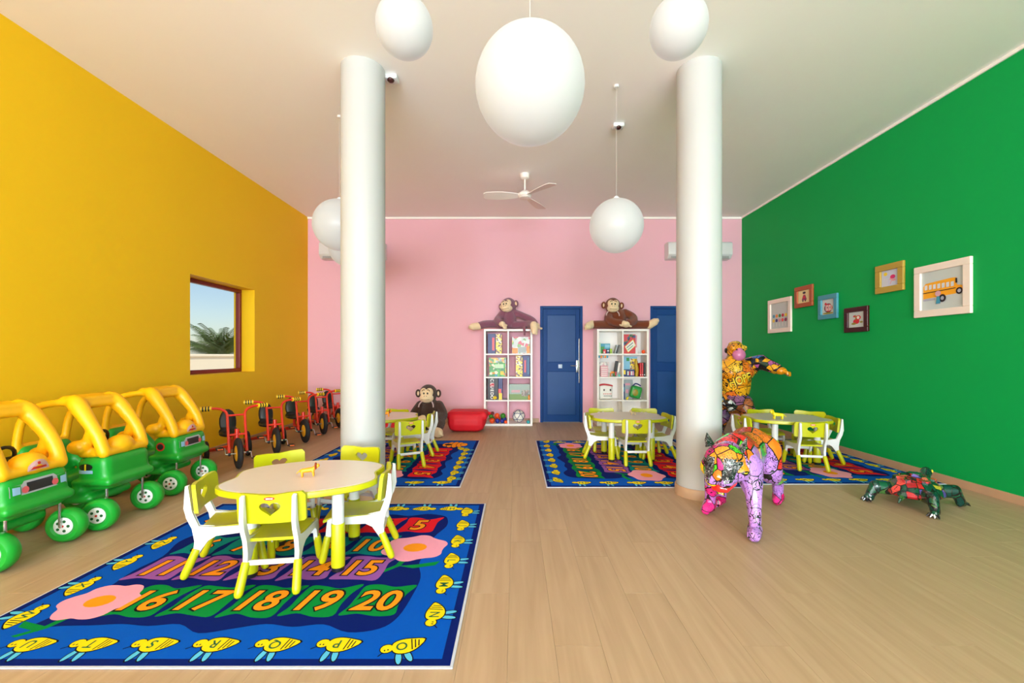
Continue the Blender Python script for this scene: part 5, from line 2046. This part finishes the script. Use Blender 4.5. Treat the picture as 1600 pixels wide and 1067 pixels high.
sh += [([(0.04, 0.44), (0.82, 0.47), (0.82, 0.49), (0.04, 0.46)], 2), (circ(0.90, 0.40, 0.075, 0.085, 14), 2), (circ(0.90, 0.40, 0.04, 0.045, 12), 5), (circ(0.52, 0.27, 0.085, 0.10, 14), 2), (circ(0.52, 0.27, 0.04, 0.05, 12), 5),
       ([(0.82, 0.60), (0.86, 0.60), (0.86, 0.72), (0.82, 0.72)], 2), (circ(0.42, 0.40, 0.07, 0.07, 12), 3), ([(0.37, 0.14), (0.48, 0.14), (0.46, 0.33), (0.39, 0.33)], 4)]
picture(4.399, 3.851, 1.60, 2.113, FWH, 0.068, PAPER, 'large white framed picture of a yellow school bus', sh, [ink('bus_yellow', (246, 170, 20)), ink('window_pale', (214, 220, 226)), IBLK, ink('blush', (220, 170, 180)), ITEAL, ink('lilac_grey', (168, 172, 190))])

# ------------------------------------------------------------------ painted animal sculptures
PAN = patch_mat('lacquered_patchwork_bright', [(176, 122, 206), (240, 40, 44), (90, 220, 40), (250, 120, 30), (248, 226, 30), (240, 40, 44), (220, 20, 120), (176, 122, 206), (60, 170, 80), (250, 130, 40)], 6.5, 30.0, dens=0.09)
PANH = patch_mat('lacquered_patchwork_face', [(250, 130, 30), (250, 214, 30), (226, 40, 130), (90, 220, 40), (250, 150, 40), (180, 130, 208), (250, 120, 30)], 10.5, 40.0, dens=0.10, line=0.035)
EYEP = patch_mat('lacquered_black_white_scrawl', [(20, 20, 24), (26, 24, 28), (18, 18, 22)], 12.0, 60.0, line=0.0, dens=0.055, inkc=(235, 235, 235))
PANL = patch_mat('lacquered_lilac_scribble', [(186, 136, 212), (178, 126, 206), (190, 140, 214), (182, 130, 208)], 7.0, 22.0, line=0.012, dens=0.09)
PANM = patch_mat('lacquered_magenta', [(226, 30, 130), (214, 20, 110), (190, 110, 200), (232, 40, 140)], 9.0, 26.0, line=0.025)
GORM = patch_mat('lacquered_patchwork_orange', [(240, 150, 20), (248, 176, 30), (232, 130, 24), (248, 160, 20), (240, 190, 50), (236, 120, 30), (250, 170, 40)], 6.0, 18.0, dens=0.10, line=0.02)
GORB = patch_mat('lacquered_patchwork_dark', [(30, 40, 60), (240, 170, 30), (40, 110, 190), (24, 26, 32), (180, 90, 150), (24, 60, 50)], 16.0, 20.0, line=0.05)
GORP = patch_mat('lacquered_patchwork_purple', [(150, 96, 130), (180, 100, 60), (130, 90, 140), (210, 120, 50)], 9.0, 18.0, line=0.04)
TURM = patch_mat('lacquered_patchwork_turtle', [(14, 84, 50), (20, 100, 66), (170, 24, 34), (12, 70, 56), (236, 70, 70), (90, 60, 150), (14, 84, 50), (220, 190, 40)], 13.0, 26.0, rough=0.3, line=0.05)
TURG = patch_mat('lacquered_dark_green', [(10, 66, 44), (14, 80, 52), (10, 60, 50), (60, 110, 50)], 14.0, 24.0, line=0.05)
TURS = patch_mat('lacquered_shell', [(170, 20, 30), (14, 70, 50), (236, 80, 70), (180, 24, 36), (90, 60, 150), (180, 28, 34), (240, 110, 90), (14, 70, 50), (200, 180, 50)], 14.0, 20.0, line=0.05)
SBLK = patch_mat('lacquered_black_white', [(22, 22, 26), (28, 26, 30), (20, 20, 24), (230, 230, 230)], 26.0, 40.0, line=0.02)

# panther, walking, heading +x in its own frame
pan = thing('panther_sculpture', 'multicoloured faceted panther sculpture walking beside the right column', 'sculpture', (1.72, 3.28, 0), math.radians(-131))
pr = [('c', (-0.28, 0, 0.475), (0.0, 0, 0.465), 0.165, 0.15, 0), ('c', (0.0, 0, 0.465), (0.22, 0, 0.475), 0.15, 0.165, 0), ('c', (0.22, 0, 0.50), (0.38, 0, 0.485), 0.135, 0.11, 1),
      ('c', (-0.05, 0, 0.53), (0.18, 0, 0.545), 0.10, 0.11, 0),
      # left front, reaching forward
      ('c', (0.24, 0.10, 0.44), (0.335, 0.16, 0.27), 0.105, 0.056, 1), ('c', (0.335, 0.16, 0.27), (0.395, 0.18, 0.09), 0.052, 0.038, 1), ('c', (0.40, 0.18, 0.05), (0.475, 0.19, 0.045), 0.05, 0.044, 1),
      # right front, back
      ('c', (0.22, -0.10, 0.44), (0.14, -0.17, 0.26), 0.10, 0.056, 1), ('c', (0.14, -0.17, 0.26), (0.095, -0.195, 0.09), 0.052, 0.04, 2), ('c', (0.10, -0.195, 0.055), (0.18, -0.20, 0.042), 0.052, 0.04, 2),
      # left hind, trailing: thigh, hock behind, shank
      ('c', (-0.28, 0.10, 0.46), (-0.26, 0.15, 0.30), 0.13, 0.09, 0), ('c', (-0.26, 0.15, 0.30), (-0.47, 0.165, 0.19), 0.075, 0.045, 0), ('c', (-0.47, 0.165, 0.19), (-0.50, 0.165, 0.06), 0.045, 0.04, 0), ('c', (-0.50, 0.165, 0.05), (-0.42, 0.17, 0.04), 0.05, 0.038, 2),
      # right hind, forward
      ('c', (-0.26, -0.09, 0.45), (-0.12, -0.15, 0.30), 0.12, 0.08, 0), ('c', (-0.12, -0.15, 0.30), (-0.17, -0.175, 0.17), 0.07, 0.045, 0), ('c', (-0.17, -0.175, 0.17), (-0.13, -0.18, 0.06), 0.045, 0.04, 0), ('c', (-0.13, -0.18, 0.05), (-0.05, -0.185, 0.04), 0.05, 0.038, 2),
      # tail
      ('c', (-0.42, 0, 0.50), (-0.52, 0.02, 0.42), 0.04, 0.03, 0), ('c', (-0.52, 0.02, 0.42), (-0.57, 0.05, 0.27), 0.03, 0.026, 0), ('c', (-0.57, 0.05, 0.27), (-0.62, 0.08, 0.24), 0.026, 0.022, 0)]
organic('body', pr, [PAN, PANL, PANM], pan, voxel=0.014, smooth=4, decimate=0.055, flat=True)
hp = [('e', (0.43, 0, 0.485), (0.125, 0.135, 0.13), 0), ('c', (0.47, 0.055, 0.43), (0.565, 0.04, 0.385), 0.07, 0.045, 0), ('c', (0.47, -0.055, 0.43), (0.565, -0.04, 0.385), 0.07, 0.045, 0), ('c', (0.46, 0, 0.53), (0.575, 0, 0.42), 0.05, 0.035, 0),
      ('c', (0.44, 0.09, 0.44), (0.44, -0.09, 0.44), 0.07, 0.07, 0)]
head = organic('head', hp, PANH, pan, voxel=0.010, smooth=3, decimate=0.10, flat=True)
hb = bvh_of(head)
mb = MB()
jaw = [('c', (0.45, 0, 0.36), (0.54, 0, 0.335), 0.05, 0.036, 0), ('c', (0.44, 0.05, 0.36), (0.53, 0.03, 0.33), 0.035, 0.03, 0), ('c', (0.44, -0.05, 0.36), (0.53, -0.03, 0.33), 0.035, 0.03, 0)]
organic('jaw', jaw, mat('lacquered_red', (230, 40, 36), 0.2, coat=0.4), pan, voxel=0.010, smooth=3, decimate=0.25, flat=True)
for s in (-1, 1):
    mb = MB()
    mb.tube([(0.40, s * 0.10, 0.575), (0.395, s * 0.118, 0.62), (0.385, s * 0.13, 0.665)], [0.05, 0.034, 0.004], 7, flat=0.5)
    mb.build('ear', EYEP, pan, smooth=0)
    mb = MB()
    # slanted black eye panel laid on the head facets
    poly = [(-0.05, 0.06), (0.045, 0.055), (0.05, 0.02), (0.022, -0.03), (0.008, -0.085), (-0.03, -0.095), (-0.048, -0.04)]
    dpoly = []
    for i in range(len(poly)):
        a, b = Vector(poly[i]), Vector(poly[(i + 1) % len(poly)])
        dpoly += [tuple(a.lerp(b, k / 3)) for k in range(3)]
    n = len(dpoly)
    vs_ = [Vector((0, s * 0.078, 0.475))]
    for f in (0.35, 0.7, 1.0):
        vs_ += [Vector((0, s * (0.078 + u * f), 0.475 + v * f)) for u, v in dpoly]
    fs_ = [(0, 1 + i, 1 + (i + 1) % n) for i in range(n)]
    for f in range(2):
        fs_ += [(1 + f * n + i, 1 + (f + 1) * n + i, 1 + (f + 1) * n + (i + 1) % n, 1 + f * n + (i + 1) % n) for i in range(n)]
    mb.add(project([v + Vector((1.0, 0, 0)) for v in vs_], hb, (-1, 0, 0), 0.005), fs_)
    mb.build('eye_patch', EYEP, pan, smooth=0, recalc=False)
mb = MB()
mb.ell((0.59, 0, 0.42), (0.016, 0.03, 0.016), 10, 6)
mb.build('nose', mat('lacquered_violet', (176, 122, 206), 0.2, coat=0.4), pan, smooth=0)
mb = MB()
for k in range(6):
    y = -0.05 + 0.02 * k
    mb.tube([(0.565 - 0.4 * abs(y), y, 0.362), (0.565 - 0.4 * abs(y), y, 0.345)], [0.007, 0.002], 5)
mb.build('teeth', IWHT, pan)

# gorilla
gor = thing('gorilla_sculpture', 'orange graffiti painted gorilla sculpture in the corner', 'sculpture', (3.27, 6.45, 0), math.radians(-6))
gor.scale = (1.1, 1.1, 1.0)
pr = [('c', (0, 0.02, 0.52), (0, 0, 0.72), 0.185, 0.20, 1), ('c', (0, 0, 0.74), (0, -0.03, 0.98), 0.215, 0.225, 0), ('c', (-0.17, -0.02, 1.02), (0.17, -0.02, 1.02), 0.14, 0.14, 0), ('c', (0, -0.04, 1.05), (0, -0.07, 1.18), 0.12, 0.11, 0),
      ('e', (-0.09, -0.16, 0.96), (0.12, 0.09, 0.10), 0), ('e', (0.09, -0.16, 0.96), (0.12, 0.09, 0.10), 0),
      # thighs, shins and feet
      ('c', (-0.12, 0, 0.52), (-0.18, -0.10, 0.30), 0.13, 0.095, 1), ('c', (-0.18, -0.10, 0.30), (-0.19, 0.0, 0.08), 0.085, 0.065, 1), ('c', (-0.19, 0.0, 0.06), (-0.21, -0.18, 0.05), 0.06, 0.05, 1),
      ('c', (0.12, 0, 0.52), (0.18, -0.10, 0.30), 0.13, 0.095, 1), ('c', (0.18, -0.10, 0.30), (0.19, 0.0, 0.08), 0.085, 0.065, 1), ('c', (0.19, 0.0, 0.06), (0.21, -0.18, 0.05), 0.06, 0.05, 1),
      # arm hanging at its right side
      ('c', (-0.24, -0.02, 1.03), (-0.36, -0.06, 0.78), 0.105, 0.085, 0), ('c', (-0.36, -0.06, 0.78), (-0.22, -0.22, 0.58), 0.085, 0.07, 0)]
gbody = organic('body', pr, [GORM, GORP], gor, voxel=0.016, smooth=4, decimate=0.09, flat=True)
ap = [('c', (0.20, -0.03, 1.07), (0.30, -0.12, 1.12), 0.12, 0.11, 0), ('c', (0.30, -0.12, 1.12), (0.43, -0.25, 1.03), 0.105, 0.08, 0)]
organic('raised_arm', ap, GORB, gor, voxel=0.012, smooth=3, decimate=0.14, flat=True)


def fist(name, c, d, up, s, m):
    d, up = Vector(d).normalized(), Vector(up).normalized()
    sd = d.cross(up).normalized()
    c = Vector(c)
    fp = [('e', c, (s, s, s * 0.8), 0)]
    for k, L in enumerate((0.9, 1.1, 1.05, 0.85)):
        b = c + d * s * 0.6 + sd * s * (-0.66 + 0.44 * k)
        e = b + d * s * 0.75 * L
        fp += [('c', b, e, s * 0.25, s * 0.24, 0), ('c', e, e - up * s * 0.55, s * 0.24, s * 0.22, 0)]
    b = c - sd * s * 0.75
    fp += [('c', b, b + d * s * 0.8 - up * s * 0.4, s * 0.27, s * 0.24, 0)]
    organic(name, fp, m, gor, voxel=0.008, smooth=2, decimate=0.35, flat=True)


fist('hand', (0.475, -0.29, 1.00), (0.75, -0.6, -0.25), (0, 0.1, 1), 0.07, GORM)
fist('hand', (-0.17, -0.27, 0.53), (0.45, -0.6, -0.6), (0, -0.7, 0.6), 0.075, SBLK)
hp = [('e', (0, -0.08, 1.29), (0.115, 0.13, 0.135), 0), ('e', (0, -0.06, 1.375), (0.085, 0.10, 0.06), 0), ('c', (-0.07, -0.175, 1.325), (0.07, -0.175, 1.325), 0.042, 0.042, 0)]
organic('head', hp, GORM, gor, voxel=0.011, smooth=3, decimate=0.14, flat=True)
organic('face', [('e', (-0.0, -0.19, 1.225), (0.085, 0.065, 0.088), 0), ('e', (0, -0.20, 1.28), (0.05, 0.045, 0.05), 0)], mat('lacquered_pink', (206, 116, 160), 0.2, coat=0.4), gor, voxel=0.010, smooth=3, decimate=0.3, flat=True)
for s in (-1, 1):
    mb = MB()
    mb.ell((s * 0.115, -0.06, 1.29), (0.02, 0.035, 0.04), 10, 6)
    mb.build('ear', GORB, gor, smooth=0)
    mb = MB()
    mb.ell((s * 0.04, -0.222, 1.302), (0.014, 0.01, 0.011), 8, 6)
    mb.build('eye', IBLK, gor)
gbv = bvh_of(gbody)
for nm, off_, m, lift in (('lettering_outline', 0.055, IBLK, 0.006), ('lettering', 0.018, IYEL, 0.009)):  # black outline behind the yellow letters
    vs_, fs_ = text_poly('HOPE', 0.112, off_, 0.1)
    c, sn = math.cos(0.42), math.sin(0.42)
    pts = [Vector((x * c - y * 1.5 * sn + 0.0, -1.0, x * sn + y * 1.5 * c + 0.865)) for x, y in vs_]
    mb = MB()
    mb.add(project(pts, gbv, (0, 1, 0), lift), fs_)
    mb.build(nm, m, gor, smooth=0, recalc=False)

# turtle
tur = thing('turtle_sculpture', 'dark green and red painted turtle sculpture near the green wall', 'sculpture', (3.27, 3.52, 0), math.radians(28))
tur.scale = (0.78, 0.78, 1.06)
shell = []
mb = MB()
prof = [(0.285, 0.085), (0.30, 0.10), (0.285, 0.125), (0.24, 0.165), (0.17, 0.20), (0.09, 0.222), (0.0, 0.23)]
mb.lathe(prof, 14, Matrix.Diagonal((1.0, 0.80, 1.0, 1.0)))
mb.build('shell', TURS, tur, smooth=0)
mb = MB()
for k in range(6):
    a = 2 * PI * k / 6
    q = [(0.155 * math.cos(a) + 0.055 * math.cos(b), (0.155 * math.sin(a) + 0.055 * math.sin(b)) * 0.8) for b in [2 * PI * j / 6 for j in range(6)]]
    zz = 0.196
    mb.prism(q, zz - 0.03, zz + 0.012)
mb.prism(circ(0, 0, 0.075, 0.06, 6), 0.2, 0.242)
mb.build('scute', TURS, tur, smooth=0)
organic('plastron', [('e', (0, 0, 0.095), (0.27, 0.21, 0.045), 0)], TURG, tur, voxel=0.014, smooth=2, decimate=0.2, flat=True)
for (sx, sy) in ((1, 1), (1, -1), (-1, 1), (-1, -1)):
    lp = [('c', (sx * 0.17, sy * 0.14, 0.11), (sx * 0.27, sy * 0.235, 0.115), 0.05, 0.052, 0), ('c', (sx * 0.27, sy * 0.235, 0.115), (sx * 0.31, sy * 0.265, 0.045), 0.05, 0.04, 0), ('c', (sx * 0.30, sy * 0.26, 0.035), (sx * 0.345, sy * 0.275, 0.03), 0.036, 0.03, 0)]
    lg = organic('leg', lp, TURG, tur, voxel=0.010, smooth=2, decimate=0.2, flat=True)
    mb = MB()
    for k in range(4):
        a = -0.75 + 0.5 * k
        dx = Vector((math.cos(a) * 1.0, math.sin(a) * 0.9 * 1, 0))
        b = Vector((sx * 0.325, sy * 0.27, 0.024))
        d = Vector((sx * math.cos(a), math.sin(a), 0))
        mb.tube([b + d * 0.02, b + d * 0.052, b + d * 0.072 - Vector((0, 0, 0.014))], [0.015, 0.012, 0.003], 6)
    mb.build('claw', SBLK, lg, smooth=0)
hp = [('c', (0.24, 0.0, 0.13), (0.33, 0.02, 0.185), 0.045, 0.045, 0), ('e', (0.365, 0.025, 0.205), (0.062, 0.05, 0.046), 0), ('c', (0.39, 0.025, 0.195), (0.425, 0.03, 0.185), 0.034, 0.024, 0)]
organic('head', hp, TURG, tur, voxel=0.009, smooth=2, decimate=0.2, flat=True)
for s in (-1, 1):
    mb = MB()
    mb.ell((0.385, 0.025 + s * 0.043, 0.22), (0.014, 0.01, 0.013), 8, 6)
    mb.build('eye', IYEL, tur)
mb = MB()
mb.tube([(-0.27, 0, 0.09), (-0.33, 0, 0.07), (-0.36, 0, 0.05)], [0.025, 0.016, 0.005], 7)
mb.build('tail', TURG, tur, smooth=0)
